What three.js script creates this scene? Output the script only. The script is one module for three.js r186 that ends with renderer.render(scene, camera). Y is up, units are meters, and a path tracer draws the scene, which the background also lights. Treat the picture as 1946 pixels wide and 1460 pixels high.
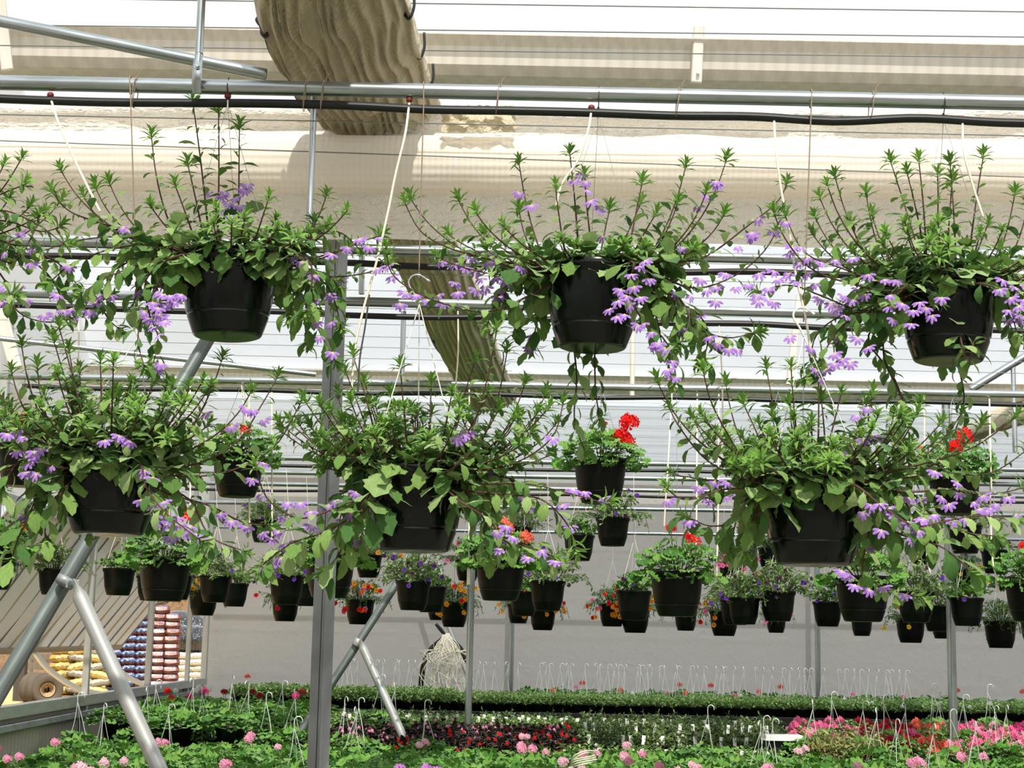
import * as THREE from 'three';

// ---------------------------------------------------------------- camera, sky, sun, exposure
const W = 1946, H = 1460, F = 3050, EYE = 1.5;
const scene = new THREE.Scene();
const camera = new THREE.PerspectiveCamera(2 * Math.atan(H / 2 / F) * 180 / Math.PI, W / H, 0.05, 300);
camera.position.set(0, EYE, 0);
camera.rotation.order = 'YXZ';
camera.rotation.set(Math.atan(495 / F), 0, 0.02);
scene.add(camera);
camera.updateMatrixWorld(true);
scene.background = new THREE.Color(0.84, 0.88, 0.92);
const sun = new THREE.DirectionalLight(0xfff6e8, 8.0);
sun.position.set(0.08 * 40, 0.8 * 40, 0.6 * 40 - 9);
sun.target.position.set(0, 0, -9);
sun.castShadow = true;
sun.shadow.mapSize.set(4096, 4096);
Object.assign(sun.shadow.camera, { left: -30, right: 30, top: 40, bottom: -30, near: 1, far: 120 });
sun.shadow.radius = 1.5;
scene.add(sun, sun.target);
const renderer = new THREE.WebGLRenderer({ antialias: true });
renderer.shadowMap.enabled = true;
renderer.toneMapping = THREE.LinearToneMapping;
renderer.toneMappingExposure = 1.02;

// ---------------------------------------------------------------- helpers
let seedState = 20240517;
function rnd() { seedState = (seedState + 0x6D2B79F5) | 0; let t = Math.imul(seedState ^ (seedState >>> 15), 1 | seedState); t = (t + Math.imul(t ^ (t >>> 7), 61 | t)) ^ t; return ((t ^ (t >>> 14)) >>> 0) / 4294967296; }
const rr = (a, b) => a + (b - a) * rnd();
const pick = (a) => a[Math.floor(rnd() * a.length)];
const V = (x, y, z) => new THREE.Vector3(x, y, z);
const UP = V(0, 1, 0);
const HZ = (px) => 1225 + 0.02 * (px - 973);                     // the eye-level line of the lens
const _q = camera.quaternion.clone();
function at(px, py, d) {                                          // a sight line at a known distance -> a place in metres
  const v = V((px - W / 2) / F, (H / 2 - py) / F, -1).applyQuaternion(_q);
  return v.multiplyScalar(-d / v.z).add(V(0, EYE, 0));
}
const used = {};
function numbered(n) { const k = used[n] = (used[n] ?? -1) + 1; return k ? n + '_' + String(k).padStart(3, '0') : n; }
function shade(o) { o.castShadow = o.receiveShadow = true; return o; }
function part(name, geo, mat, parent) { const m = shade(new THREE.Mesh(geo, mat)); m.name = name; (parent ?? scene).add(m); return m; }
function tag(o, label, category, group, kind) {
  if (label) o.userData.label = label;
  if (category) o.userData.category = category;
  if (group) o.userData.group = group;
  if (kind) o.userData.kind = kind;
  return o;
}
function thing(name, label, category, pos, group) {
  const g = new THREE.Group(); g.name = numbered(name); if (pos) g.position.copy(pos); scene.add(g);
  return tag(g, label, category, group);
}
function one(name, geo, mat, label, category, group) { return tag(part(numbered(name), geo, mat), label, category, group); }
function struct(name, geo, mat) { return tag(part(name, geo, mat), null, null, null, 'structure'); }
const nth = ['first', 'second', 'third', 'fourth', 'fifth', 'sixth', 'seventh', 'eighth', 'ninth', 'tenth', 'eleventh', 'twelfth', 'thirteenth', 'fourteenth', 'fifteenth', 'sixteenth', 'seventeenth', 'eighteenth', 'nineteenth', 'twentieth'];
const ord = (k) => nth[k] ?? (['', '', 'twenty', 'thirty', 'forty', 'fifty', 'sixty', 'seventy'][Math.floor((k + 1) / 10)] + ((k + 1) % 10 ? '-' + nth[(k + 1) % 10 - 1] : 'th'));

// mesh builder: collects shapes, builds ONE BufferGeometry
class MB {
  constructor() { this.p = []; this.t = []; this.c = []; this.i = []; }
  v(x, y, z, u = 0, w = 0, c) { this.p.push(x, y, z); this.t.push(u, w); if (c) this.c.push(c[0], c[1], c[2]); return this.p.length / 3 - 1; }
  f(a, b, c) { this.i.push(a, b, c); }
  q(a, b, c, d) { this.i.push(a, b, c, a, c, d); }
  put(s, m, tint) {
    const o = this.p.length / 3, v = V(0, 0, 0);
    for (let k = 0; k < s.p.length; k += 3) { v.set(s.p[k], s.p[k + 1], s.p[k + 2]); if (m) v.applyMatrix4(m); this.p.push(v.x, v.y, v.z); }
    for (const x of s.t) this.t.push(x);
    if (tint) for (let k = 0; k < s.p.length / 3; k++) this.c.push(tint[0], tint[1], tint[2]); else for (const x of s.c) this.c.push(x);
    for (const x of s.i) this.i.push(x + o);
    return this;
  }
  geo(flat) {
    let g = new THREE.BufferGeometry();
    g.setAttribute('position', new THREE.Float32BufferAttribute(this.p, 3));
    g.setAttribute('uv', new THREE.Float32BufferAttribute(this.t, 2));
    if (this.c.length === this.p.length) g.setAttribute('color', new THREE.Float32BufferAttribute(this.c, 3));
    g.setIndex(this.i);
    if (flat) g = g.toNonIndexed();
    g.computeVertexNormals();
    return g;
  }
}
function fromGeo(g) {
  const s = new MB(), P = g.attributes.position, U = g.attributes.uv;
  for (let k = 0; k < P.count; k++) s.v(P.getX(k), P.getY(k), P.getZ(k), U ? U.getX(k) : 0, U ? U.getY(k) : 0);
  if (g.index) s.i = [...g.index.array]; else s.i = [...Array(P.count).keys()];
  return s;
}
// a box with chamfered long edges, from -x/2..x/2 and so on
function box(x, y, z, b = 0.004) {
  b = Math.min(b, x / 3, y / 3, z / 3);
  const s = new MB(), h = [x / 2, y / 2, z / 2], id = {};
  const idx = (sx, sy, sz, ax) => { const k = [sx, sy, sz, ax].join(); if (!(k in id)) { const p = [sx * h[0], sy * h[1], sz * h[2]], sg = [sx, sy, sz]; for (let a = 0; a < 3; a++) if (a !== ax) p[a] -= sg[a] * b; id[k] = s.v(p[0], p[1], p[2], p[0] + p[2], p[1] + p[2]); } return id[k]; };
  const quad = (a, b2, c, d, out) => { const A = V(...s.p.slice(a * 3, a * 3 + 3)), B = V(...s.p.slice(b2 * 3, b2 * 3 + 3)), C = V(...s.p.slice(c * 3, c * 3 + 3)); const n = B.sub(A).cross(C.sub(A)); if (n.dot(out) > 0) s.q(a, b2, c, d); else s.q(a, d, c, b2); };
  for (let ax = 0; ax < 3; ax++) for (const sg of [-1, 1]) {
    const c = [[-1, -1], [1, -1], [1, 1], [-1, 1]].map(([a, e]) => { const t = [0, 0, 0]; t[ax] = sg; t[(ax + 1) % 3] = a; t[(ax + 2) % 3] = e; return idx(...t, ax); });
    const o = [0, 0, 0]; o[ax] = sg; quad(...c, V(...o));
  }
  for (let ax = 0; ax < 3; ax++) for (const s1 of [-1, 1]) for (const s2 of [-1, 1]) {
    const a1 = (ax + 1) % 3, a2 = (ax + 2) % 3, mk = (e, w) => { const t = [0, 0, 0]; t[ax] = e; t[a1] = s1; t[a2] = s2; return idx(...t, w); };
    const o = [0, 0, 0]; o[a1] = s1; o[a2] = s2;
    quad(mk(-1, a1), mk(1, a1), mk(1, a2), mk(-1, a2), V(...o));
  }
  for (const a of [-1, 1]) for (const c of [-1, 1]) for (const e of [-1, 1]) { const A = idx(a, c, e, 0), B = idx(a, c, e, 1), C = idx(a, c, e, 2); if (a * c * e > 0) s.f(A, B, C); else s.f(A, C, B); }
  return s;
}
const boxGeo = (x, y, z, b) => box(x, y, z, b).geo(true);
function frame(dir, hint) {                                       // matrix whose y runs along dir, z as near hint as it can
  const y = dir.clone().normalize(), x = y.clone().cross(hint);
  if (x.lengthSq() < 1e-8) x.copy(y).cross(V(0.3, 0.5, 0.81));
  x.normalize();
  return new THREE.Matrix4().makeBasis(x, y, x.clone().cross(y));
}
function place(pos, dir, hint, s = 1) { return frame(dir, hint).scale(typeof s === 'number' ? V(s, s, s) : s).setPosition(pos); }
function beam(a, b, w, h, hint = UP, bev = 0.004) {               // rectangular bar from a to b: w across, h along hint
  const d = b.clone().sub(a), L = d.length();
  return new MB().put(box(w, L, h, bev), place(a.clone().add(b).multiplyScalar(0.5), d, hint));
}
// a tube along points; rad may be a function of t giving radius or [rx, ry]
function sweep(pts, rad, n = 12, radial = 8, caps = true, hint) {
  const s = new MB(), curve = pts.length === 2 ? new THREE.LineCurve3(pts[0], pts[1]) : new THREE.CatmullRomCurve3(pts, false, 'centripetal');
  const P = pts.length === 2 ? [...Array(n + 1)].map((_, k) => curve.getPoint(k / n)) : curve.getPoints(n);
  let X = null, L = 0;
  for (let k = 0; k <= n; k++) {
    const T = P[Math.min(k + 1, n)].clone().sub(P[Math.max(k - 1, 0)]).normalize();
    if (!X) { X = T.clone().cross(hint ?? (Math.abs(T.y) > 0.95 ? V(0, 0, 1) : UP)).normalize(); } else { X.sub(T.clone().multiplyScalar(X.dot(T))).normalize(); }
    const Y = X.clone().cross(T), r = typeof rad === 'function' ? rad(k / n) : rad, [rx, ry] = Array.isArray(r) ? r : [r, r];
    if (k) L += P[k].distanceTo(P[k - 1]);
    for (let j = 0; j <= radial; j++) { const a = j / radial * Math.PI * 2, c = Math.cos(a) * rx, e = Math.sin(a) * ry; s.v(P[k].x + X.x * c + Y.x * e, P[k].y + X.y * c + Y.y * e, P[k].z + X.z * c + Y.z * e, j / radial, L); }
  }
  const R = radial + 1;
  for (let k = 0; k < n; k++) for (let j = 0; j < radial; j++) s.q(k * R + j, k * R + j + 1, (k + 1) * R + j + 1, (k + 1) * R + j);
  if (caps) for (const k of [0, n]) { const c = s.v(P[k].x, P[k].y, P[k].z); for (let j = 0; j < radial; j++) k ? s.f(c, k * R + j, k * R + j + 1) : s.f(c, j + 1, j); }
  return s;
}
const tubeGeo = (...a) => sweep(...a).geo();
const rod = (a, b, r, radial = 10) => sweep([a, b], r, 1, radial);
function lathe(prof, n = 40) { return new THREE.LatheGeometry(prof.map(([x, y]) => new THREE.Vector2(x, y)), n); }

// value noise for textures
function hash2(x, y, s) { let h = Math.imul(x | 0, 374761393) + Math.imul(y | 0, 668265263) + Math.imul(s | 0, 2246822519); h = Math.imul(h ^ (h >>> 13), 1274126177); return ((h ^ (h >>> 16)) >>> 0) / 4294967296; }
function noise(x, y, per, s = 1) { const xi = Math.floor(x), yi = Math.floor(y), fx = x - xi, fy = y - yi, u = fx * fx * (3 - 2 * fx), w = fy * fy * (3 - 2 * fy), m = (k) => ((k % per) + per) % per; const a = hash2(m(xi), m(yi), s), b = hash2(m(xi + 1), m(yi), s), c = hash2(m(xi), m(yi + 1), s), d = hash2(m(xi + 1), m(yi + 1), s); return (a + (b - a) * u) * (1 - w) + (c + (d - c) * u) * w; }
function fbm(x, y, per, s = 1, o = 4) { let r = 0, a = 0.5, t = 0; for (let k = 0; k < o; k++) { r += a * noise(x, y, per, s + k); t += a; a /= 2; x *= 2; y *= 2; per *= 2; } return r / t; }
function tex(n, fn, srgb, rep) {
  const d = new Uint8Array(n * n * 4);
  for (let y = 0; y < n; y++) for (let x = 0; x < n; x++) { const c = fn(x / n, y / n), k = (y * n + x) * 4; for (let e = 0; e < 3; e++) d[k + e] = Math.max(0, Math.min(255, (Array.isArray(c) ? c[e] : c) * 255)); d[k + 3] = 255; }
  const t = new THREE.DataTexture(d, n, n); t.wrapS = t.wrapT = THREE.RepeatWrapping; t.magFilter = THREE.LinearFilter; if (srgb) t.colorSpace = THREE.SRGBColorSpace; if (rep) t.repeat.set(rep[0], rep[1]); t.needsUpdate = true; return t;
}
const std = (o) => new THREE.MeshStandardMaterial({ side: THREE.DoubleSide, ...o });
const phys = (o) => new THREE.MeshPhysicalMaterial({ side: THREE.DoubleSide, ...o });

// ---------------------------------------------------------------- materials
const mottle = tex(128, (x, y) => 0.72 + 0.28 * fbm(x * 8, y * 8, 8, 3), true);
const streak = tex(256, (x, y) => 0.8 + 0.2 * fbm(x * 40, y * 4, 4, 9), true);
const weave = tex(64, (x, y) => 0.5 + 0.25 * Math.sin(x * 50.265) * 1 + 0.25 * Math.sin(y * 50.265), false);
const crinkle = tex(256, (x, y) => { const a = fbm(x * 6, y * 6, 6, 5, 5); return 1 - Math.abs(a - 0.5) * 3; }, false);
const rough1 = tex(128, (x, y) => 0.45 + 0.4 * fbm(x * 8, y * 8, 8, 12), false);
const MAT = {
  film: phys({ color: 0xe9ecef, roughness: 0.56, transmission: 1, ior: 1.3 }),
  wallFilm: phys({ color: 0xcecdca, roughness: 1, transmission: 0.42, ior: 1.3, bumpMap: crinkle, bumpScale: 0.004 }),
  zinc: std({ color: 0xccd5d7, metalness: 0.88, roughness: 0.3, map: mottle, roughnessMap: rough1 }),
  zincDull: std({ color: 0xa3a9aa, metalness: 0.35, roughness: 0.6, map: mottle }),
  alu: std({ color: 0xc8cac8, metalness: 0.55, roughness: 0.45, map: streak }),
  braceGrey: std({ color: 0x86918f, metalness: 0.5, roughness: 0.45, map: mottle }),
  steelPost: std({ color: 0xaeb2b4, metalness: 0.3, roughness: 0.5, map: mottle }),
  gutter: std({ color: 0xf0eade, metalness: 0.05, roughness: 0.38, map: streak }),
  wire: std({ color: 0x9a9c9b, metalness: 0.8, roughness: 0.35 }),
  whiteWire: std({ color: 0xe4e4de, roughness: 0.45 }),
  galvWire: std({ color: 0xe6eae8, metalness: 0.45, roughness: 0.3 }),
  darkWire: std({ color: 0x4a453f, metalness: 0.3, roughness: 0.6 }),
  twine: std({ color: 0x8d7d6e, roughness: 0.9 }),
  hose: std({ color: 0x15171a, roughness: 0.5, map: mottle }),
  drip: std({ color: 0xe9e2cd, roughness: 0.5 }),
  cap: std({ color: 0x6e2413, roughness: 0.5 }),
  clip: std({ color: 0x17181a, roughness: 0.4 }),
  cream: phys({ color: 0xfdf7ec, roughness: 1, transmission: 0.35, ior: 1.35, bumpMap: weave, bumpScale: 0.004 }),
  creamSheet: phys({ color: 0xfdf7ec, roughness: 1, transmission: 0.35, ior: 1.3, bumpMap: crinkle, bumpScale: 0.01 }),
  shadeCloth: std({ color: 0xcdc1a4, roughness: 0.62, map: streak, bumpMap: crinkle, bumpScale: 0.008 }),
  pot: phys({ color: 0x09110c, roughness: 0.27, specularIntensity: 0.6, map: mottle, roughnessMap: rough1 }),
  potFar: phys({ color: 0x080d09, roughness: 0.4, specularIntensity: 0.35, map: mottle }),
  soil: std({ color: 0x2c2119, roughness: 1, map: mottle, bumpMap: mottle, bumpScale: 0.02 }),
  stem: std({ color: 0x4a2c22, roughness: 0.7 }),
  greenStem: std({ color: 0x5c6a35, roughness: 0.75 }),
  chrome: std({ color: 0xb9bfbf, metalness: 0.85, roughness: 0.22 }),
  tray: std({ color: 0x14120f, roughness: 0.6 }),
  tagWhite: std({ color: 0xe6e6e2, roughness: 0.5 }),
};

// ---------------------------------------------------------------- the house: floor, ground, roof, walls
const GUT = 2.22 + EYE, ZG = [8.4, 1.2, -6.1, -13.5, -20.7];      // gutter height, rows of gutters
const RX = 10.5, LXN = -3.1, LXF = -3.84;                         // side walls
const lx = (z) => LXN + (LXF - LXN) * (-z / 20.6);
{
  const g = new MB();
  g.put(box(RX + 4.4, 0.2, 29.6, 0.01), new THREE.Matrix4().makeTranslation((RX - 4.4) / 2 + 0.05, -0.1, -6.15));
  struct('floor', g.geo(true), std({ color: 0x9a9488, roughness: 0.95, map: mottle }));
}
{
  const n = 40, g = new MB();
  for (let a = 0; a <= n; a++) for (let b = 0; b <= n; b++) { const x = -42 + 84 * a / n, z = 22 - 90 * b / n; const far = Math.min(1, Math.max(0, (-z - 18) / 12)); g.v(x, -0.12 + 0.3 * far + 0.05 * noise(a * 0.6, b * 0.6, 64, 4) * far, z, x / 2, z / 2); }
  for (let a = 0; a < n; a++) for (let b = 0; b < n; b++) { const k = a * (n + 1) + b; g.q(k, k + n + 1, k + n + 2, k + 1); }
  const sand = tex(256, (x, y) => { const a = fbm(x * 16, y * 16, 16, 8, 4), b = fbm(x * 5, y * 5, 5, 31, 3); const k = 0.78 + 0.22 * a - (b > 0.62 ? 0.12 : 0); return [k, k * 0.93, k * 0.8]; }, true);
  struct('ground_outside', g.geo(), std({ color: 0xd9c9a4, roughness: 1, map: sand }));
}
// roof: one film sheet per slope, slightly puckered between its hoops
ZG.slice(0, -1).forEach((z0, k) => {
  const z1 = ZG[k + 1], zr = (z0 + z1) / 2, hr = GUT + 1.95;
  [[z0, zr, 'near'], [zr, z1, 'far']].forEach(([a, b, side], sIdx) => {
    const g = new MB(), nx = 60, nz = 14, xl = -4.15, xr = RX;
    for (let i = 0; i <= nx; i++) for (let j = 0; j <= nz; j++) {
      const t = j / nz, z = a + (b - a) * t, s = sIdx ? 1 - t : t, x = xl + (xr - xl) * i / nx;
      g.v(x, GUT + 0.06 + (hr - GUT) * (s + 0.1 * Math.sin(Math.PI * s)) + 0.012 * Math.sin(x * 7 + z) * Math.sin(Math.PI * s), z, x / 1.7, z / 1.7);
    }
    for (let i = 0; i < nx; i++) for (let j = 0; j < nz; j++) { const q = i * (nz + 1) + j; g.q(q, q + nz + 1, q + nz + 2, q + 1); }
    struct('roof_' + (k + 1) + '_' + side, g.geo(), MAT.film);
  });
});
function slab(name, pts, thick, mat) {                            // flat polygon in the x-y plane or turned, with thickness
  const sh = new THREE.Shape(pts.map(([x, y]) => new THREE.Vector2(x, y)));
  const g = new THREE.ExtrudeGeometry(sh, { depth: thick, bevelEnabled: false });
  return struct(name, g, mat);
}
// back wall: grey film on rails and posts; front wall behind the camera; right wall
slab('wall_back', [[LXF - 0.02, 0], [RX, 0], [RX, GUT + 0.05], [LXF - 0.02, GUT + 0.05]], 0.02, MAT.wallFilm).position.z = ZG[4] - 0.04;
slab('wall_front', [[-4, 0], [RX, 0], [RX, GUT + 0.05], [-4, GUT + 0.05]], 0.02, MAT.wallFilm).position.z = ZG[0] + 0.03;
function gable(zlist) { const o = []; zlist.forEach((z, k) => { o.push([z, GUT + 0.03]); if (k < zlist.length - 1) for (let j = 1; j < 14; j++) { const t = j / 14, s = t < 0.5 ? t * 2 : 2 - t * 2; o.push([z + (zlist[k + 1] - z) * t, GUT + 0.05 + 1.95 * (s + 0.1 * Math.sin(Math.PI * s))]); } }); return o; }
{
  const w = slab('wall_right', [[ZG[4], 0], [ZG[0], 0], ...gable(ZG)], 0.02, MAT.wallFilm); w.rotation.y = -Math.PI / 2; w.position.x = RX + 0.02;
  // left wall: panel below the sill, open vent strip above it, film up to the roof
  const ang = Math.atan2(LXF - LXN, 20.6), sill = 0.97, top = 2.42;
  const hang = (name, pts, mat) => { const m = slab(name, pts, 0.02, mat); m.rotation.y = -Math.PI / 2 - ang; m.position.set(LXN, 0, 0); return m; };
  hang('wall_left_lower', [[-20.65, 0], [8.45, 0], [8.45, sill], [-20.65, sill]], std({ color: 0xc9c2b4, roughness: 0.7, map: streak }));
  hang('wall_left_upper', [[-20.65, top], [8.45, top], ...gable(ZG)], MAT.film);
  hang('wall_left_front', [[-8.2, sill], [8.45, sill], [8.45, top], [-8.2, top]], MAT.wallFilm);
  const P = (z, y, off = 0) => V(lx(z) + off, y, z);
  struct('trim_1', beam(P(-8, sill - 0.005, 0.03), P(-20.6, sill - 0.005, 0.03), 0.075, 0.09, UP).geo(true), MAT.alu);
  struct('trim_2', beam(P(-8, sill - 0.115, 0.045), P(-20.6, sill - 0.115, 0.045), 0.05, 0.05, UP).geo(true), MAT.zincDull);
  struct('trim_3', beam(P(-8, top, 0.03), P(-20.6, top, 0.03), 0.07, 0.08, UP).geo(true), MAT.alu);
  [[15, 10.75, 0.085], [180, 13.85, 0.055], [310, 16.7, 0.058], [391, 19.2, 0.05]].forEach(([px, z, w], k) => {
    struct('trim_' + (4 + k), beam(V(lx(-z) + 0.035, 0.55, -z), V(lx(-z) + 0.035, GUT, -z), w, 0.06, V(0, 0, 1)).geo(true), MAT.alu);
  });
  struct('trim_8', beam(V(LXF + 0.03, 0, -20.55), V(LXF + 0.03, GUT, -20.55), 0.07, 0.07, V(0, 0, 1)).geo(true), MAT.alu);
}
{ // closed shade screen lying on its cables over the farthest bay
  const g = new MB(), nx = 50, nz = 30; for (let i = 0; i <= nx; i++) for (let j = 0; j <= nz; j++) g.v(-3.9 + 14.2 * i / nx, EYE + 2.05 + 0.012 * Math.sin(j * 2.1) + 0.01 * noise(i * 0.7, j, 64, 3), -13.75 - 6.8 * j / nz, i * 0.3, j * 0.2);
  for (let i = 0; i < nx; i++) for (let j = 0; j < nz; j++) { const q = i * (nz + 1) + j; g.q(q, q + nz + 1, q + nz + 2, q + 1); }
  struct('ceiling', g.geo(), phys({ color: 0xc9ced4, roughness: 0.66, transmission: 1, ior: 1.2 }));
}
// gutters
ZG.forEach((z, k) => {
  const y0 = k === 2 ? at(973, 152, 6.1).y : k === 3 ? at(973, 744, 13.5).y : GUT - 0.05;
  const prof = [[-0.17, 0.12], [-0.165, 0.125], [-0.12, 0.1], [-0.1, 0.03], [-0.06, 0], [0.06, 0], [0.1, 0.03], [0.115, 0.1], [0.17, 0.125], [0.17, 0.12], [0.125, 0.09], [0.11, 0.02], [0.065, -0.008], [-0.065, -0.008], [-0.11, 0.02], [-0.13, 0.09]];
  const n = prof.length, g = new MB();
  for (const x of [-4.2, RX]) for (const [a, b] of prof) g.v(x, b, a, x, a * 4);
  for (let j = 0; j < n; j++) { const e = (j + 1) % n; g.q(j, e, n + e, n + j); }
  const m = tag(part('trim_' + (9 + k), g.geo(true), MAT.gutter), null, null, null, 'structure'); m.position.set(0, y0, z);
});

// ---------------------------------------------------------------- pipes, hoses, cables
// [name words, px ends, depth, radius]
const PIPES = [
  ['front', 157, 196, 4.4, 0.0215], ['second', 458, 503, 6.35, 0.0215], ['third', 556, 606, 7.05, 0.0215], ['fourth', 715, 750, 9.3, 0.021],
  ['fifth', 862, 893, 12.6, 0.02], ['sixth', 890, 921, 13.9, 0.02], ['seventh', 912, 944, 15.2, 0.02], ['eighth', 948, 980, 17.4, 0.022], ['farthest', 995, 1026, 19.9, 0.022],
];
const pipeAt = (k, px, dy = 0) => { const [, a, b, d] = PIPES[k]; const t = (px + 120) / (2066 + 120); const A = at(-120, a - (b - a) * 0.06, d), B = at(2066, b + (b - a) * 0.06, d); return A.lerp(B, t).add(V(0, dy, 0)); };
PIPES.forEach(([w, a, b, d, r], k) => {
  const pl = Math.max(-1000, W / 2 + (lx(-d) + 0.12) * F / d), g = tubeGeo([pipeAt(k, pl), pipeAt(k, 3300)], r, 1, 20);
  one('hanging_pipe', g, MAT.zinc, k === 0 ? 'long front galvanized pipe across the top carrying the flower baskets' : `${w} galvanized pipe back from the front, crossing the house level`, 'pipe');
  if (k > 4 && k !== 6) return;
  const pts = [], off = k === 0 ? [0.024, 0.046] : [0.035, 0.037];
  for (let j = -5; j <= 22; j++) { const px = -110 + 2160 * j / 14; if (px < pl + 20) continue; pts.push(pipeAt(k, px, -r - off[0] - (k === 0 ? [0, 4, 7, 4, 1, 2, 9, 8, 9, 13, 11, 20, 6, 14, 12][(j + 15) % 15] / 1000 : 0.006 * Math.sin(j * 2.2 + k) + 0.004))); }
  one('drip_hose', tubeGeo(pts, k === 0 ? 0.0125 : 0.0135, 120, 10), MAT.hose, k === 0 ? 'black irrigation hose sagging under the front pipe' : `black irrigation hose under the ${w} pipe back`, 'hose');
});
// tie wires and clips on the front pipe
[[258, 150], [614, 152], [946, 163], [1287, 185], [1655, 190], [581, 145]].forEach(([px], k) => {
  const c = pipeAt(0, px), pts = [];
  for (let j = 0; j <= 14; j++) { const a = j / 14 * Math.PI * 2 - 1.2; pts.push(V(c.x + 0.004 * Math.sin(a), c.y - 0.02 + 0.046 * Math.sin(a), c.z + 0.03 * Math.cos(a))); }
  pts.push(V(c.x + 0.012, c.y + 0.03, c.z + 0.02), V(c.x + 0.02, c.y + 0.042, c.z + 0.015));
  one('tie_wire', tubeGeo(pts, 0.0013, 40, 6), MAT.twine, `thin ${['first', 'third', 'fourth', 'fifth', 'sixth', 'second'][k]} tie wire from the left wound round front pipe and hose`, 'wire');
});
// cables: the ones near the gutter, then the many under the far roofs
[[-5, 23, 5.15], [47, 71, 5.35], [86, 110, 5.5], [190, 228, 5.25], [217, 259, 5.4], [266, 338, 5.55]].forEach(([a, b, d], k) => {
  one('support_cable', tubeGeo([at(-40, a, d), at(1986, b, d)].map((p, e, s) => p.clone().addScaledVector(s[1].clone().sub(s[0]), e ? 0.6 : -0.3)), 0.0022, 1, 6), MAT.wire, `thin steel cable across the top of view, ${ord(k)} from the top`, 'cable');
});
const cz = []; for (let z = 7.4; z < 20.2; z += z < 13 ? 0.46 : 0.42) cz.push(z);
cz.forEach((z, k) => {
  const half = z * 0.36 + 0.6, xl = Math.max(-half, lx(-z) + 0.1), y = EYE + 2.03 + 0.01 * Math.sin(k * 5);
  one('support_cable', tubeGeo([V(xl, y + 0.008 * xl * -0.3, -z), V(half, y - 0.003 * half, -z)], 0.0022, 1, 6), z < 13.2 ? MAT.wire : MAT.whiteWire, z < 13.2 ? `thin dark curtain cable under second bay roof, ${ord(k)} behind the post` : `thin pale curtain cable under the farthest bay roof, ${ord(k)} behind the post`, 'cable');
});
// drip tubes on the front hose
const DRIPS = [
  [96, 186, [[110, 230], [140, 300], [190, 402]], 'slanting white drip tube at far left of front hose'],
  [433, 188, [[432, 206], [428, 225]], 'short clear drip tube above the tallest upper left basket stems'],
  [778, 195, [[770, 255], [752, 330], [738, 400], [715, 500], [690, 590], [674, 665], [668, 745]], 'long curving white drip tube beside the square post'],
  [1124, 210, [[1117, 250], [1098, 305], [1068, 350], [1055, 400]], 'white drip tube curving into the upper middle basket'],
  [1471, 226, [[1475, 290], [1486, 370], [1500, 440], [1512, 520], [1530, 600], [1543, 680]], 'white drip tube between the upper middle and upper right baskets'],
  [1829, 231, [[1832, 290], [1848, 350], [1868, 412]], 'white drip tube curving into the upper right basket'],
];
DRIPS.forEach(([px, py, pts, label], k) => {
  const top = at(px, py - 6, 4.4), g = thing('drip_tube', label, 'tube', top), L = (p) => p.clone().sub(top);
  part('emitter_cap', lathe([[0, 0.006], [0.006, 0.006], [0.0095, 0.002], [0.0095, -0.005], [0.005, -0.009], [0, -0.009]], 14), MAT.cap, g);
  part('tube', tubeGeo([L(at(px, py, 4.4)), ...pts.map(([a, b]) => L(at(a, b, 4.4 - 0.05)))], k === 1 ? 0.0022 : 0.0034, 30, 8), MAT.drip, g);
  if (k === 2) part('tube', tubeGeo([[702, 560], [694, 620], [684, 680], [680, 745]].map(([a, b]) => L(at(a, b, 4.33))), 0.0024, 20, 6), MAT.darkWire, g);
});
// drip tubes further back, some ending in a stake
[[148, 472, 148, 712, 7.0, 0], [871, 605, 864, 756, 7.0, 0], [1366, 512, 1372, 870, 7.0, 0], [892, 960, 891, 1086, 9.1, 1], [362, 985, 361, 1046, 9.1, 1], [1325, 1006, 1320, 1104, 9.1, 1], [1366, 1020, 1360, 1082, 9.1, 1], [1880, 1046, 1895, 1100, 9.1, 1], [474, 930, 474, 1015, 9.2, 0], [517, 960, 517, 1020, 9.2, 0], [1756, 1035, 1768, 1090, 9.2, 0], [460, 735, 470, 800, 9.1, 0], [1277, 755, 1262, 1000, 9.1, 0], [1880, 700, 1884, 930, 9.0, 0]].forEach(([a, b, c, e, d, stake], k) => {
  const t0 = pipeAt(d < 8 ? 2 : 3, a, -0.03), g = thing('drip_line', stake ? `white drip line ending in a stake, ${['above the right rim of middle geranium', 'before the red blossom at lower left', 'over the geranium right of centre', 'left of the big lower right pot', 'at right edge over the last geranium'][k - 3]}` : `thin white drip line hanging straight down, ${['at the left above lower left basket', 'right of the long curtain bundle', 'left of the lower right basket', '', '', '', '', '', 'left of the two over small left pots', 'right of the two over small left pots', 'bent beside the right hand pole', 'above the red blossom behind lower left basket', 'slanting right of the upper red geranium', 'far right below the upper right pot'][k]}`, 'drip line', t0);
  const end = at(c, e, d).sub(t0), mid = at(a, Math.max(b, 760), d).sub(t0);
  part('tube', tubeGeo(d < 8 ? [V(0, 0, 0), end.clone().multiplyScalar(0.5).add(V(0.008, 0, 0.01)), end] : [V(0, 0, 0), mid.lerp(end, 0.5), end], d < 8 ? 0.0035 : 0.0045, 14, 6), MAT.drip, g);
  if (stake) { const m = part('stake', new MB().put(box(0.021, 0.09, 0.006, 0.002)).geo(true), MAT.drip, g); m.position.copy(end).add(V(0, -0.03, 0)); }
});

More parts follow.
